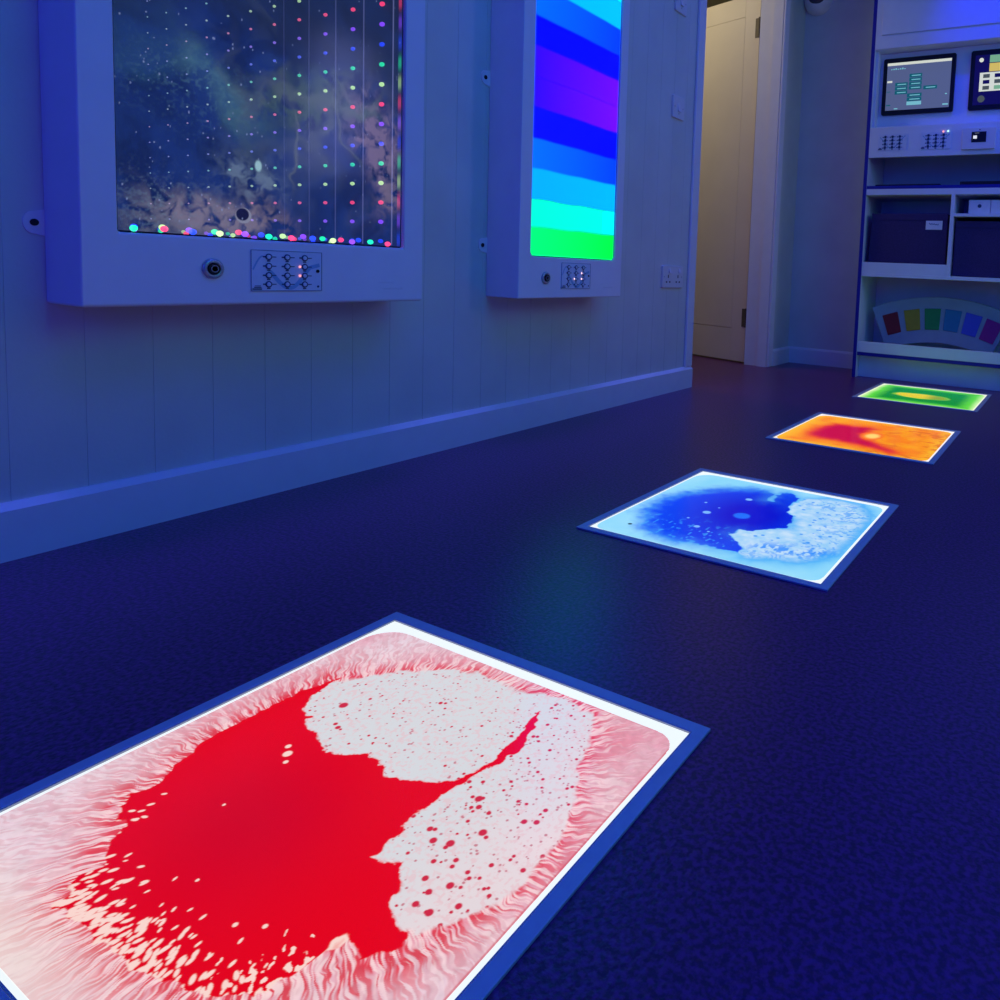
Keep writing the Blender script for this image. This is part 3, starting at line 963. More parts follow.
rows = [(0.752 + 0.0434 * i, i % 5) for i in range(-5, 16)]
for k in range(11):
    for z, ci in rows:
        if z < z1 - 0.02:
            led_or_reflection(0.053 - PITCH * k, y1 - 0.0095, z, ci, k, round(0.0056 * 0.90 ** k, 4))
for k in range(4):
    for j in range(12):
        yy = 1.0850 - 0.0434 * j
        if yy - 0.0434 * k < 0.60 and k:
            continue
        led_or_reflection(0.098 - PITCH * k, yy, 0.5285 + (0.0045 if k % 2 else 0.0) + (0.002 if (j + k) % 3 == 1 else 0), (j * 2 + k * 3 + 2) % 5, k,
            (0.0060, 0.0060, 0.0048, 0.0042)[k], True)
led_list.sort(key=lambda t: (Vector(t[:3]) - Vector((1.4745, 0, 0.5014))).length * (1.0 if t[2] < 1.02 else 3.0))
base_inv = Matrix.Translation(-Vector(root.location))
for (x, y, z, key) in led_list[:99]:
    o = bpy.data.objects.new('led', led_mesh[key])
    COL.objects.link(o)
    o.parent = root
    o.location = Vector((x, y, z)) - Vector(root.location)
rest = {}
bm = bmesh.new()
mats_used = []
for (x, y, z, key) in led_list[99:]:
    me = led_mesh[key]
    if me.materials[0] not in mats_used:
        mats_used.append(me.materials[0])
    mi = mats_used.index(me.materials[0])
    n0 = len(bm.faces)
    tmp = me.copy()
    tmp.transform(Matrix.Translation((x, y, z)))
    bm.from_mesh(tmp)
    bm.faces.ensure_lookup_table()
    for f in bm.faces[n0:]:
        f.material_index = mi
    bpy.data.meshes.remove(tmp)
me = bpy.data.meshes.new('distant_leds')
bm.to_mesh(me)
bm.free()
for q in mats_used:
    me.materials.append(q)
o = bpy.data.objects.new('distant_leds', me)  # remaining lights merged with the beads that imitate mirror reflections
COL.objects.link(o)
put(o, root)
o['kind'] = 'stuff'

# glowing rods standing in for the strip's lit edge and its mirror reflections
for k in range(5):
    x = 0.085 - PITCH * k
    rm = emis('clear_rod_%d' % k, (0.40, 0.42, 0.80), 0.42 * 0.62 ** k, 0.6)
    MB().cyl((x, y1 - 0.0060, (z0 + z1) / 2), (0, 0, 1), 0.0014, z1 - z0 - 0.012, 8).build('clear_rod', rm, root)


def strip_col(a, b):
    z = z0 + b * (z1 - z0)
    i = (z - 0.752) / 0.0434
    c = np.array([LEDC[k] for k in range(5)])
    w = np.abs((i + 0.5) % 1 - 0.5)
    idx = np.round(i).astype(int) % 5
    return c[idx] * (0.10 + 0.70 * sstep(0.46, 0.10, w))[..., None]


M_strip = attr_mat('colour_strip', 1.0, 0.3, 0.3)
grid_mesh('light_strip', (0.1085, y1 - 0.0032, z0 + 0.004), (-0.010, 0, 0), (0, 0, z1 - z0 - 0.008), 3, 260, strip_col, M_strip, root)

jack(0.7145, 0.4660, root)
keypad_x(root, PX, 0.7780, 0.9162, 0.4262, 0.5030, (0.8105, 0.8455, 0.8800), (0.4905, 0.4733, 0.4560, 0.4393),
         [(0.8705, 0.4735), (0.8705, 0.4560)], M_ledr)
embossed(root, 1.0455, 0.444)
lug(0.5200, 0.5300, root)

# ------------------------------------------------------------------ colour ladder panel
P2 = dict(y0=1.4785, y1=1.962, z0=0.4025, z1=1.60, hy0=1.5245, hy1=1.9210, hz0=0.5195, hz1=1.48)
root = thing('colour_light_panel', 'narrow white wall box with glowing bands from violet to green', 'light panel', (0, 1.72, P2['z0']))
m = MB()
# opening with rounded corners
bm = m.bm
outer = []
inner = rounded(P2['hy0'], P2['hy1'], P2['hz0'], P2['hz1'], 0.016, 6)
# outer outline sampled to match the inner one
ns = len(inner)
out_pts = []
for (a, b) in inner:
    ca, cb = (P2['hy0'] + P2['hy1']) / 2, (P2['hz0'] + P2['hz1']) / 2
    out_pts.append((a, b))
corner = [(P2['y1'], P2['z1']), (P2['y0'], P2['z1']), (P2['y0'], P2['z0']), (P2['y1'], P2['z0'])]
Fi = [bm.verts.new((PX, a, b)) for a, b in inner]
Bi = [bm.verts.new((0.0, a, b)) for a, b in inner]
Fo = [bm.verts.new((PX, a, b)) for a, b in corner]
Bo = [bm.verts.new((0.0, a, b)) for a, b in corner]
per = ns // 4
for s in range(4):
    i0 = s * per
    for i in range(i0, i0 + per - 1):
        bm.faces.new((Fo[s], Fi[i], Fi[i + 1]))
        bm.faces.new((Bo[s], Bi[i + 1], Bi[i]))
    j = (i0 + per) % ns
    bm.faces.new((Fo[s], Fi[i0 + per - 1], Fi[j], Fo[(s + 1) % 4]))
    bm.faces.new((Bo[s], Bo[(s + 1) % 4], Bi[j], Bi[i0 + per - 1]))
    bm.faces.new((Fo[s], Fo[(s + 1) % 4], Bo[(s + 1) % 4], Bo[s]))
for i in range(ns):
    j = (i + 1) % ns
    bm.faces.new((Fi[i], Bi[i], Bi[j], Fi[j]))
m.build('casing', M_plastic, root, bevel=0.003)

EDGES = [0.519, 0.600, 0.6775, 0.7605, 0.8415, 0.9275, 1.008, 1.089, 1.168, 1.249, 1.330, 1.411, 1.49]
BANDS = [((0, 255, 128), (0, 255, 70)), ((0, 255, 222), (0, 244, 240)), ((0, 178, 255), (0, 190, 255)), ((0, 112, 255), (0, 66, 255)),
         ((0, 4, 255), (0, 0, 250)), ((44, 0, 255), (118, 0, 255)), ((48, 0, 255), (112, 0, 255)), ((0, 0, 255), (0, 0, 250)),
         ((0, 108, 255), (0, 60, 255)), ((0, 190, 255), (0, 200, 255)), ((0, 240, 255), (0, 240, 255)), ((0, 255, 160), (0, 255, 130))]


def ladder(a, b):
    y = P2['hy0'] + a * (P2['hy1'] - P2['hy0'])
    z = P2['hz0'] + b * (P2['hz1'] - P2['hz0'])
    col = np.zeros(y.shape + (3,))
    col[:] = C3(*BANDS[0][0])
    zz = z + (fbm(y * 12, z * 3, 505, 2) - 0.5) * 0.004
    for i, (l, r) in enumerate(BANDS):
        c = mix(np.broadcast_to(C3(*l), col.shape), np.broadcast_to(C3(*r), col.shape), a)
        soft = 0.004 if i != 6 else 0.002
        col = mix(col, c, sstep(EDGES[i] - soft, EDGES[i] + soft, zz) if i else np.ones(y.shape))
        if i in (1, 2, 6, 10):
            col = col * (1 - 0.22 * np.exp(-((zz - EDGES[i]) / 0.003) ** 2))[..., None]
    # brighter, paler rim where the sheet is lit through its cut edge
    e = np.minimum(np.minimum(a, 1 - a) * 0.396, b * 0.96)
    col = mix(col, np.clip(col * 0.8 + np.array([0.02, 0.35, 0.9]) * 0.35, 0, 1), sstep(0.008, 0.001, e) * 0.75)
    return np.where(col < 0.85, col / 2.0, col * np.array([1.0, 0.62, 1.0]))


M_ladder = attr_mat('lit_colour_sheet', 2.0, 0.2, 0.3, 0.3)
def ladder_mask(u, v):
    W, H = P2['hy1'] - P2['hy0'], P2['hz1'] - P2['hz0']
    r = 0.017
    x = np.maximum(np.abs(u - 0.5) * W - (W / 2 - r), 0)
    y = np.maximum(np.abs(v - 0.5) * H - (H / 2 - r), 0)
    return np.hypot(x, y) <= r
grid_mesh('colour_screen', (PX - 0.004, P2['hy0'], P2['hz0']), (0, P2['hy1'] - P2['hy0'], 0), (0, 0, P2['hz1'] - P2['hz0']), 120, 420, ladder, M_ladder, root, ladder_mask)
MB().box(0.001, PX - 0.010, P2['hy0'] + 0.001, P2['hy1'] - 0.001, P2['hz0'] + 0.001, P2['hz1'] - 0.001).build('screen_backing', M_void, root)
jack(1.5881, 0.4600, root)
keypad_x(root, PX, 1.6552, 1.7935, 0.4292, 0.5062, (1.6877, 1.7225, 1.7570), (0.4935, 0.4763, 0.4590, 0.4423),
         [(1.7490, 0.4765), (1.7490, 0.4592), (1.7145, 0.4592)], M_ledw)
embossed(root, 1.850, 0.446)
lug(1.4640, 0.9935, root)
lug(1.4640, 0.5437, root)

# ------------------------------------------------------------------ switches and socket on the left wall


def faceplate(root, y0, y1, z0, z1):
    MB().prism(rounded(y0, y1, z0, z1, 0.005), 'x', 0.0, 0.009).build('faceplate', M_plate, root, bevel=0.0015)
    for yy in (y0 + 0.012, y1 - 0.012):
        MB().cyl((0.0092, yy, (z0 + z1) / 2), (1, 0, 0), 0.003, 0.001, 12).build('screw', M_ring, root)


for (za, zb, ya, yb, lab) in ((1.0925, 1.1785, 2.435, 2.521, 'lower white single switch plate beside the doorway trim'),
                              (1.4930, 1.5790, 2.425, 2.511, 'upper white switch plate near the doorway, cut by photo top')):
    root = thing('light_switch', lab, 'light switch', (0, (ya + yb) / 2, za), 'switches by the doorway')
    faceplate(root, ya, yb, za, zb)
    yc, zc = (ya + yb) / 2, (za + zb) / 2
    r = MB()
    r.prism([(0.009, zc - 0.016), (0.0155, zc - 0.016), (0.010, zc + 0.016), (0.009, zc + 0.016)], 'y', yc - 0.010, yc + 0.010)
    r.build('rocker', M_plate, root)
    MB().cyl((0.0094, yc, zc - 0.024), (1, 0, 0), 0.0025, 0.0012, 10).build('neon', M_ring, root)

ya, yb, za, zb = 2.405, 2.565, 0.4265, 0.5135
root = thing('power_socket', 'white double power socket low on the wall by doorway', 'power socket', (0, 2.485, za))
faceplate(root, ya, yb, za, zb)
for yc in (ya + 0.042, yb - 0.042):
    r = MB()
    r.prism([(0.009, zb - 0.028), (0.0150, zb - 0.028), (0.010, zb - 0.008), (0.009, zb - 0.008)], 'y', yc + 0.002, yc + 0.016)
    r.build('switch_rocker', M_plate, root)
    s = MB()
    s.box(0.0088, 0.0096, yc - 0.003, yc + 0.003, za + 0.039, za + 0.051)
    s.box(0.0088, 0.0096, yc - 0.017, yc - 0.008, za + 0.020, za + 0.026)
    s.box(0.0088, 0.0096, yc + 0.008, yc + 0.017, za + 0.020, za + 0.026)
    s.build('pin_holes', M_black, root)

# ------------------------------------------------------------------ small rounded unit on the far wall
root = thing('wall_light', 'small white rounded fitting high on the far wall, cut by photo top', 'wall light', (0.073, Y1, 2.0))
b = MB()
seg, rg_ = 24, 10
for i in range(rg_ + 1):
    pass
prof = [(0.0, -0.078), (0.030, -0.074), (0.055, -0.058), (0.072, -0.034), (0.080, -0.005), (0.081, 0.022), (0.076, 0.030), (0.070, 0.030), (0.070, 0.020), (0.0, 0.016)]
bm = b.bm
rings = []
for (r, h) in prof:
    ring = []
    for k in range(seg + 1):
        a = PI + PI * k / seg
        ring.append(bm.verts.new((0.073 + r * math.cos(a), Y1 + r * 1.05 * math.sin(a), 2.0 + h)))
    rings.append(ring)
for A, B in zip(rings[:-1], rings[1:]):
    for k in range(seg):
        try:
            bm.faces.new((A[k], A[k + 1], B[k + 1], B[k]))
        except ValueError:
            pass
bmesh.ops.remove_doubles(bm, verts=bm.verts[:], dist=1e-5)
b.build('bowl', M_trim, root, smooth=True)
q = MB()
q.sphere((0.085, Y1 - 0.070, 1.985), 0.040, (1.05, 0.55, 0.62), 20, 12)
q.build('dark_lens', mat('smoked_lens', (0.06, 0.06, 0.10), 0.25, 0.5), root, smooth=True)

# ------------------------------------------------------------------ shelving unit
SX0, SX1, SY0, SY1 = 0.475, 1.330, 3.500, 3.824
root = thing('shelving_unit', 'white built-in shelving unit with dark blue edging against far wall', 'shelving unit', ((SX0 + SX1) / 2, SY0, 0))


def board(name, x0, x1, y0, y1, z0, z1, m_=M_carcass, par=None):
    o = MB().box(x0, x1, y0, y1, z0, z1, 0.0012, 1).build(name, m_, root if par is None else None)
    if par is not None:
        sub(o, par)
    return o


T = 0.018
for xa in (SX0, SX1 - T):
    sp = board('side_panel', xa, xa + T, SY0 + 0.002, SY1, 0.0, 2.30)
    board('edging', xa, xa + T, SY0, SY0 + 0.002, 0.0, 2.30, M_edge, sp)
xi0, xi1 = SX0 + T, SX1 - T
board('back_panel', xi0, xi1, SY1 - 0.012, SY1, 0.0, 2.30)
board('plinth', xi0, xi1, SY0 + 0.055, SY0 + 0.073, 0.0, 0.112)
s = board('bottom_shelf', xi0, xi1, SY0 + 0.012, SY1 - 0.012, 0.112, 0.130)
board('edging', xi0, xi1, SY0 + 0.008, SY0 + 0.012, 0.112, 0.130, M_edge, s)
board('front_lip', xi0, xi1, SY0 + 0.006, SY0 + 0.024, 0.130, 0.183)
s = board('middle_shelf', xi0, xi1, SY0 + 0.002, SY1 - 0.012, 0.508, 0.526)
xd = 0.8985
board('front_lip', xi0, xd, SY0 + 0.004, SY0 + 0.020, 0.526, 0.579)
board('divider', xd, xd + 0.0165, SY0 + 0.002, SY1 - 0.012, 0.526, 0.907)
board('upper_small_shelf', xd + 0.0165, xi1, SY0 + 0.002, SY1 - 0.012, 0.805, 0.819)
s = board('counter_shelf', xi0, xi1, SY0 + 0.002, SY1 - 0.012, 0.907, 0.936)
s2 = board('counter_top', xi0, xi1, SY0 + 0.003, SY1 - 0.012, 0.936, 0.952, M_edge)
board('control_fascia', xi0, xi1, SY0, SY0 + 0.018, 1.0875, 1.2325)
board('control_shelf', xi0, xi1, SY0 + 0.018, SY1 - 0.012, 1.195, 1.2320)
RB = 3.585
board('recess_back', xi0, xi1, RB, RB + 0.016, 1.232, 1.604)
board('recess_trim', xi0, xi0 + 0.012, SY0 + 0.03, RB, 1.232, 1.604)
board('recess_ceiling', xi0, xi1, SY0 + 0.018, SY1 - 0.012, 1.604, 1.622)
f = board('upper_fascia', xi0, xi1, SY0, SY0 + 0.018, 1.604, 2.30)
board('raised_panel', xi0 + 0.030, xi1 - 0.030, SY0 - 0.006, SY0 - 0.0002, 1.668, 2.24, M_carcass, f)

# ------------------------------------------------------------------ tablets in the recess


def on_y(name, x0, x1, z0, z1, ya, yb, m_, par):
    o = MB().box(x0, x1, ya, yb, z0, z1).build(name, m_)
    sub(o, par)
    return o


M_ui = emis('screen_grey_blue', tuple(C3(84, 96, 138)), 0.9)
M_uiw = emis('screen_white', (0.62, 0.66, 0.58), 1.0)
M_uit = emis('screen_teal', tuple(C3(14, 92, 112)), 0.9)
M_uil = emis('screen_pale_teal', tuple(C3(120, 190, 205)), 0.9)
M_uid = emis('screen_dark_blue', tuple(C3(14, 10, 82)), 0.9)
M_uig = emis('screen_green', tuple(C3(120, 176, 140)), 0.9)
M_uiy = emis('screen_yellow', tuple(C3(214, 190, 96)), 0.9)
M_uim = emis('screen_maroon', tuple(C3(84, 12, 52)), 0.9)
M_uik = emis('screen_dark_grey', tuple(C3(74, 84, 84)), 0.9)


def tablet(lab, x0, x1, z0, z1, ya):
    r = thing('tablet', lab, 'tablet', ((x0 + x1) / 2, RB, z0), 'tablets in the lit recess')
    MB().prism(rounded(x0, x1, z0, z1, 0.010), 'y', ya, RB - 0.0004).build('tablet_body', M_black, r, bevel=0.002)
    return r


ty = RB - 0.014
tx0, tx1, tz0, tz1 = 0.5225, 0.8655, 1.3045, 1.5765
r = tablet('left tablet in recess showing grey screen with teal button stacks', tx0, tx1, tz0, tz1, ty)
sx0, sx1, sz0, sz1 = 0.5425, 0.8460, 1.3265, 1.5535
scr = MB().box(sx0, sx1, ty - 0.0006, ty + 0.001, sz0, sz1).build('screen', M_ui, r)
yy0, yy1 = ty - 0.0012, ty - 0.0005
W, H = sx1 - sx0, sz1 - sz0


def ui(name, a0, a1, b0, b1, m_, dy=0.0):
    return on_y(name, sx0 + W * a0, sx0 + W * a1, sz0 + H * b0, sz0 + H * b1, yy0 - dy, yy1, m_, scr)


ui('menu_bar', 0.0, 1.0, 0.945, 1.0, M_uiw)
for k in range(7):
    ui('title_mark', 0.06 + 0.035 * k, 0.06 + 0.035 * k + 0.022, 0.855, 0.872 + 0.008 * (k % 3), M_uil)


def stack(a0, a1, b_top, n, last_pale=False):
    for k in range(n):
        b1 = b_top - 0.085 * k
        ui('screen_button', a0, a1, b1 - 0.075, b1, M_uil if (last_pale and k == n - 1) else M_uit)
        ui('button_text', a0 + (a1 - a0) * 0.18, a1 - (a1 - a0) * 0.12, b1 - 0.048, b1 - 0.030, M_uil, 0.0004)


stack(0.36, 0.56, 0.745, 4)
stack(0.14, 0.34, 0.575, 3)
stack(0.59, 0.80, 0.475, 1)
stack(0.34, 0.57, 0.335, 3, True)
ui('status_mark', 0.01, 0.09, 0.585, 0.625, M_uiw)
ui('status_mark', 0.01, 0.07, 0.385, 0.400, M_uit)
ui('status_mark', 0.01, 0.08, 0.095, 0.120, M_uit)
ui('status_mark', 0.90, 0.985, 0.05, 0.08, M_uil)
ui('status_mark', 0.14, 0.20, 0.02, 0.04, M_uil)
ui('status_mark', 0.93, 0.96, 0.27, 0.29, M_uil)

tx0, tx1 = 0.9325, 1.2755
r = tablet('right tablet in recess showing white icon grid, cut by photo edge', tx0, tx1, tz0, tz1, ty)
sx0, sx1 = 0.9525, 1.2560
scr = MB().box(sx0, sx1, ty - 0.0006, ty + 0.001, sz0, sz1).build('screen', M_uid, r)
ui('picture_tile', 0.21, 0.47, 0.84, 0.985, M_uig)
ui('picture_tile', 0.48, 0.74, 0.84, 0.985, M_uiw)
ui('picture_tile', 0.21, 0.45, 0.66, 0.825, M_uiy)
ui('picture_tile', 0.46, 0.74, 0.66, 0.825, M_uim)
ui('icon_sheet', 0.08, 0.95, 0.27, 0.645, M_uiw)
for i in range(5):
    for j in range(3):
        ui('icon', 0.13 + 0.165 * i, 0.13 + 0.165 * i + 0.095, 0.30 + 0.118 * j, 0.30 + 0.118 * j + 0.075, (M_uik, M_uid, M_uig)[(i * 2 + j) % 3] if (i + j) % 2 else M_uik, 0.0005)
for (a, b_, rr, m_) in ((0.09, 0.90, 0.010, M_uiw), (0.12, 0.12, 0.016, M_uik), (0.50, 0.12, 0.012, M_uiw)):
    sub(MB().cyl((sx0 + W * a, (yy0 + yy1) / 2, sz0 + H * b_), (0, 1, 0), rr, 0.0012, 20).build('round_icon', m_), scr)

# ------------------------------------------------------------------ button plates on the control fascia


def plate_y(lab, x0, x1, z0, z1, lit):
    r = thing('button_plate', lab, 'control panel', ((x0 + x1) / 2, SY0, z0), 'button plates on the control shelf')
    pl = MB().prism(rounded(x0, x1, z0, z1, 0.003), 'y', SY0 - 0.0022, SY0 - 0.0002).build('plate', M_keypad, r)
    bx = [x0 + (x1 - x0) * t for t in (0.25, 0.50, 0.75)]
    bz = [z0 + (z1 - z0) * t for t in (0.16, 0.38, 0.60, 0.82)]
    k = MB()
    for x in bx:
        for z in bz:
            k.box(x + 0.008, x + 0.014, SY0 - 0.0030, SY0 - 0.0020, z - 0.0012, z + 0.0012)
            k.box(x - 0.0140, x - 0.008, SY0 - 0.0030, SY0 - 0.0020, z - 0.0034, z + 0.0010)
            k.box(x - 0.003, x + 0.004, SY0 - 0.0030, SY0 - 0.0020, z - 0.0108, z - 0.0082)
    k.box(x0 + 0.003, x0 + 0.020, SY0 - 0.0030, SY0 - 0.0020, z0 + 0.003, z0 + 0.0075)
    k.box(x0 + 0.006, x0 + 0.017, SY0 - 0.0030, SY0 - 0.0020, z0 + 0.0085, z0 + 0.0115)
    sub(k.build('printed_marks', M_print), pl)
    w_, h_ = x1 - x0, z1 - z0
    L, R_ = [], []
    for i in range(21):
        t = i / 20
        xx, zz = x0 + w_ * (0.06 + 0.88 * t), z0 + h_ * (0.52 + 0.40 * math.sin(2.3 + 5.0 * t))
        L.append((xx, zz + 0.0030))
        R_.append((xx, zz - 0.0030))
    sub(MB().prism(L + R_[::-1], 'y', SY0 - 0.0026, SY0 - 0.0020).build('printed_swoosh', M_swoosh), pl)
    for x in bx:
        for z in bz:
            sub(MB().lathe((x, SY0 - 0.002, z), (0, -1, 0), [(0.0064, 0), (0.0064, 0.0016), (0.0044, 0.0020), (0.0042, 0.001), (0, 0.001)], 16).build('button', M_print), pl)
    for (x, z, m_) in lit:
        sub(MB().sphere((x, SY0 - 0.004, z), 0.0042).build('indicator_light', m_), pl)
    return r


plate_y('left button plate on the control shelf with no lit lamps', 0.537, 0.676, 1.121, 1.198, [])
plate_y('second button plate on the control shelf with two tiny lit lamps', 0.741, 0.880, 1.119, 1.197,
        [(0.843, 1.198, emis('indicator_pink', (1.0, 0.35, 0.40), 1.4)), (0.864, 1.199, emis('indicator_cyan', (0.55, 0.95, 1.0), 1.4))])

r = thing('wall_controller', 'white square wall controller with small dark display on the shelf front', 'controller', (1.0, SY0, 1.11))
MB().prism(rounded(0.929, 1.074, 1.110, 1.206, 0.006), 'y', SY0 - 0.012, SY0 - 0.0002).build('controller_body', M_plate, r, bevel=0.002)
s = MB().box(0.9715, 1.0350, SY0 - 0.0135, SY0 - 0.0118, 1.141, 1.188).build('display', M_black, r)
sub(MB().box(0.979, 0.995, SY0 - 0.0140, SY0 - 0.0133, 1.157, 1.171).build('display_icon', emis('display_white', (0.75, 0.78, 0.85), 1.0)), s)
sub(MB().box(0.985, 1.004, SY0 - 0.0140, SY0 - 0.0133, 1.181, 1.183).build('display_line', emis('display_dim', (0.2, 0.22, 0.3), 1.0)), s)
MB().box(1.003, 1.009, SY0 - 0.0128, SY0 - 0.0118, 1.196, 1.199).build('sensor_slot', M_black, r)

# ------------------------------------------------------------------ things on the shelves
tag(MB().box(0.530, 0.840, SY0 + 0.02, SY0 + 0.22, 0.9525, 0.9600, 0.002).build('flat_folder', M_dark),
    'thin dark folder lying at left on the blue shelf top', 'folder', 'dark flat folders on the blue shelf top')
tag(MB().box(0.930, 1.240, SY0 + 0.02, SY0 + 0.22, 0.9525, 0.9690, 0.002).build('flat_folder', M_dark),
    'thicker dark folder at right on the blue shelf top', 'folder', 'dark flat folders on the blue shelf top')
r = thing('cable_box', 'small dark box fixed under the control shelf', 'box', (0.90, 3.60, 1.195))
MB().box(0.850, 0.985, 3.535, 3.62, 1.160, 1.1948, 0.004).build('box_body', M_dark, r)
MB().box(0.858, 0.977, 3.533, 3.5352, 1.166, 1.170).build('front_seam', M_black, r)


def bin_(name, lab, x0, x1, x0t, x1t, z0, z1, y0_, y1_):
    r = thing(name, lab, 'storage bin', ((x0 + x1) / 2, y0_, z0), 'dark fabric bins on the shelves')
    m_ = MB()
    bm_ = m_.bm
    t = 0.006
    def rect(xa, xb, ya, yb, z):
        return [bm_.verts.new(p) for p in ((xa, ya, z), (xb, ya, z), (xb, yb, z), (xa, yb, z))]
    A = rect(x0, x1, y0_, y1_, z0)
    B = rect(x0t, x1t, y0_, y1_, z1)
    Ci = rect(x0t + t, x1t - t, y0_ + t, y1_ - t, z1)
    D = rect(x0 + t, x1 - t, y0_ + t, y1_ - t, z0 + t)
    bm_.faces.new(A[::-1])
    for P, Q in ((A, B), (B, Ci), (Ci, D)):
        for k in range(4):
            bm_.faces.new((P[k], P[(k + 1) % 4], Q[(k + 1) % 4], Q[k]))
    bm_.faces.new(D)
    m_.build('bin_body', M_bin, r, bevel=0.003)
    return r


r = bin_('storage_bin', 'dark blue fabric bin with white tag in left compartment', 0.512, 0.886, 0.522, 0.884, 0.5275, 0.820, 3.532, 3.79)
h = MB().box(0.5215, 0.8845, 3.5295, 3.5318, 0.790, 0.820).build('rim_band', M_bin, r)
tgp = MB().box(0.785, 0.862, 3.5288, 3.5318, 0.7440, 0.7865, 0.001).build('label_tag', M_paper, r)
tgp['label'] = 'white paper tag with scribbled dark writing'
wr = MB()
rg = random.Random(9)
pts = [(0.800 + 0.0022 * i, 0.772 + 0.004 * math.sin(i * 1.7) * rg.uniform(0.4, 1.0) - 0.0002 * i) for i in range(22)]
L, R_ = [], []
for i, p in enumerate(pts):
    L.append((p[0], p[1] + 0.0016))
    R_.append((p[0], p[1] - 0.0016))
wr.prism(L + R_[::-1], 'y', 3.5280, 3.5290)
sub(wr.build('handwriting', M_print), tgp)

r = bin_('storage_bin', 'near-black blue bin in right compartment under the small shelf', 0.922, 1.300, 0.922, 1.300, 0.5275, 0.786, 3.532, 3.79)
MB().box(0.9225, 1.2995, 3.5295, 3.5318, 0.756, 0.786).build('rim_band', M_bin, r)

for i, (xa, xb, lab) in enumerate(((0.9740, 1.0705, 'left small white drawer box with dark finger hole on upper shelf'),
                                   (1.0715, 1.1680, 'right small white drawer box, mostly cut by photo edge'))):
    r = thing('drawer_box', lab, 'box', ((xa + xb) / 2, 3.53, 0.8195), 'white drawer boxes on the small shelf')
    MB().box(xa, xb, 3.532, 3.70, 0.8195, 0.8845, 0.002).build('box_shell', M_paper, r)
    fr = MB().box(xa + 0.003, xb - 0.003, 3.5296, 3.5322, 0.8225, 0.8815, 0.001).build('drawer_front', M_paper, r)
    sub(MB().cyl(((xa + xb) / 2 + 0.001, 3.5294, 0.8560), (0, 1, 0), 0.0085, 0.0016, 20).build('finger_hole', M_print), fr)

# curved panel with coloured squares, leaning in the bottom compartment
r = thing('colour_arc_panel', 'grey curved panel with a row of coloured squares in bottom shelf', 'activity panel', (0.86, 3.60, 0.1305))
CX, CZ, RI, RO = 0.862, -0.41, 0.607, 0.832
A0, A1 = math.radians(114.0), math.radians(66.0)
lean = 0.14


def arc_pt(rad, a, off):
    x = CX + rad * math.cos(a)
    z = CZ + rad * math.sin(a)
    return Vector((x, 3.598 + (z - 0.13) * lean + off, z))


m_ = MB()
bm = m_.bm
N = 40
F_, K_ = [], []
for off, lst in ((0.0, F_), (0.045, K_)):
    for i in range(N + 1):
        a = A0 + (A1 - A0) * i / N
        lst.append((bm.verts.new(arc_pt(RI, a, off)), bm.verts.new(arc_pt(RO, a, off))))
for i in range(N):
    bm.faces.new((F_[i][0], F_[i + 1][0], F_[i + 1][1], F_[i][1]))
    bm.faces.new((K_[i][0], K_[i][1], K_[i + 1][1], K_[i + 1][0]))
    bm.faces.new((F_[i][1], F_[i + 1][1], K_[i + 1][1], K_[i][1]))
    bm.faces.new((F_[i][0], K_[i][0], K_[i + 1][0], F_[i + 1][0]))
for e in (0, N):
    bm.faces.new((F_[e][0], F_[e][1], K_[e][1], K_[e][0]))
m_.build('arc_board', M_arc, r, bevel=0.004)
KEYS = [('dark_red_square', (0.22, 0.012, 0.010)), ('yellow_square', (0.42, 0.30, 0.008)), ('green_square', (0.02, 0.26, 0.05)),
        ('teal_square', (0.03, 0.20, 0.34)), ('blue_square', (0.07, 0.09, 0.55)), ('magenta_square', (0.34, 0.015, 0.20)),
        ('orange_square', (0.5, 0.14, 0.01))]
ac = [108.3, 100.2, 92.6, 85.2, 77.9, 70.6]
for (nm, c), a in zip(KEYS, ac):
    a = math.radians(a)
    q = MB()
    bm = q.bm
    V = []
    for off in (-0.0045, 0.002):
        for (rr, da) in ((0.672, 2.9), (0.672, -2.9), (0.776, -2.9), (0.776, 2.9)):
            V.append(bm.verts.new(arc_pt(rr, a + math.radians(da), off)))
    bm.faces.new(V[:4])
    bm.faces.new(V[4:][::-1])
    for k in range(4):
        bm.faces.new((V[k], V[4 + k], V[4 + (k + 1) % 4], V[(k + 1) % 4]))
    o = q.build('colour_square', mat(nm, c, 0.45, 0.4, noise=0.06), r, bevel=0.002)
    o['label'] = nm.replace('_', ' ')

# ------------------------------------------------------------------ lights of the place


def area(name, loc, target, sx, sy, color, power, spread=PI):
    l = bpy.data.lights.new(name, 'AREA')
    l.shape = 'RECTANGLE'
    l.size, l.size_y = sx, sy
    l.color = color
    l.energy = power
    l.spread = spread
    o = bpy.data.objects.new(name, l)
    COL.objects.link(o)
    o.location = loc
    o.rotation_euler = (Vector(target) - Vector(loc)).to_track_quat('-Z', 'Y').to_euler()
    return o


def spot(name, loc, target, color, power, size, blend, rad=0.03):
    l = bpy.data.lights.new(name, 'SPOT')
    l.color = color
    l.energy = power
    l.spot_size = math.radians(size)
    l.spot_blend = blend
    l.shadow_soft_size = rad
    o = bpy.data.objects.new(name, l)
    COL.objects.link(o)
    o.location = loc
    o.rotation_euler = (Vector(target) - Vector(loc)).to_track_quat('-Z', 'Y').to_euler()
    return o


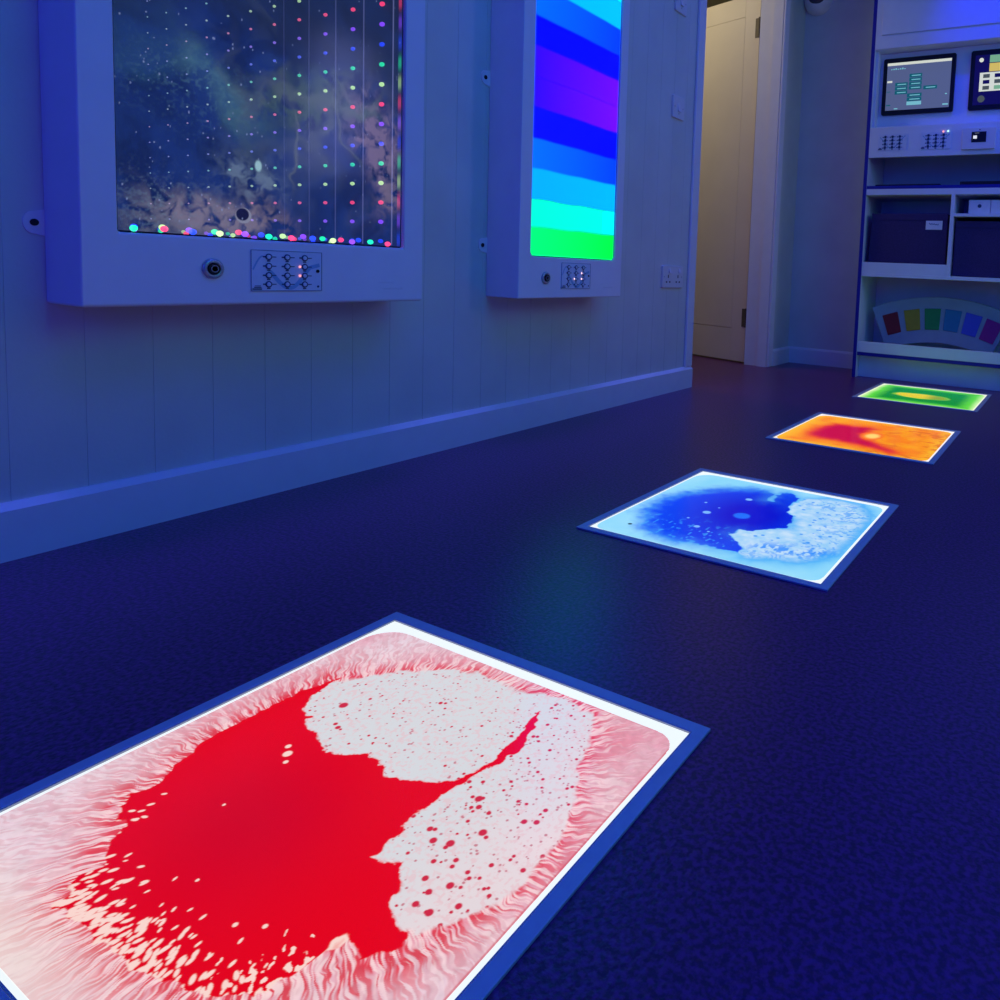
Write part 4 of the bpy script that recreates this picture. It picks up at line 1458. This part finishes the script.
area('room_glow_light', (2.9, 1.0, 1.9), (0.1, 1.5, 0.7), 1.4, 2.6, (0.03, 1.0, 0.80), 10.6)
area('behind_blue_light', (1.2, -1.75, 1.3), (0.5, 1.0, 0.6), 2.2, 1.4, (0.0, 0.0, 1.0), 23)
area('wall_wash_strip', (0.085, 1.0, 2.40), (0.085, 1.0, 0.0), 0.10, 3.6, (0.12, 0.14, 1.0), 2.2, math.radians(24))
spot('cabinet_spot', (1.12, 2.98, 2.40), (1.12, 3.5, 1.80), (0.0, 0.0, 1.0), 40, 56, 0.75)
area('hall_lamp', (-0.95, 2.95, 2.3), (-0.5, 3.7, 0.8), 0.5, 0.5, (1.0, 0.87, 0.62), 6.8)
area('side_wash_light', (2.9, 2.9, 1.4), (0.3, 3.8, 0.8), 0.5, 0.8, (0.38, 0.42, 1.0), 6.6)
area('ceiling_light', (1.5, 1.2, 2.43), (1.5, 1.2, 0.0), 1.2, 2.4, (0.0, 0.02, 1.0), 22)

wd = bpy.data.worlds.new('dim_room')
sc.world = wd
wd.use_nodes = True
wd.node_tree.nodes['Background'].inputs[0].default_value = (0.02, 0.03, 0.12, 1)
wd.node_tree.nodes['Background'].inputs[1].default_value = 0.05

# ------------------------------------------------------------------ camera
cam = bpy.data.cameras.new('camera')
cam.sensor_width = 36
cam.sensor_fit = 'HORIZONTAL'
cam.lens = 714.0535588657443 / 1000 * 36
cam.shift_x = -0.21550722995882246
cam.shift_y = -0.17170471866584625
cam.clip_start = 0.02
co = bpy.data.objects.new('camera', cam)
COL.objects.link(co)
co.location = (1.4745, 0.0, 0.5014)
co.rotation_euler = (1.49068820, -0.04466426, 0.47419597)
sc.camera = co

sc.view_settings.view_transform = 'Standard'
sc.view_settings.look = 'None'
sc.view_settings.gamma = 1.0
sc.view_settings.exposure = 0.0
sc.view_settings.use_curve_mapping = False
sc.cycles.use_denoising = True
sc.cycles.max_bounces = 8
sc.cycles.transparent_max_bounces = 12
sc.cycles.caustics_reflective = False
sc.cycles.caustics_refractive = False
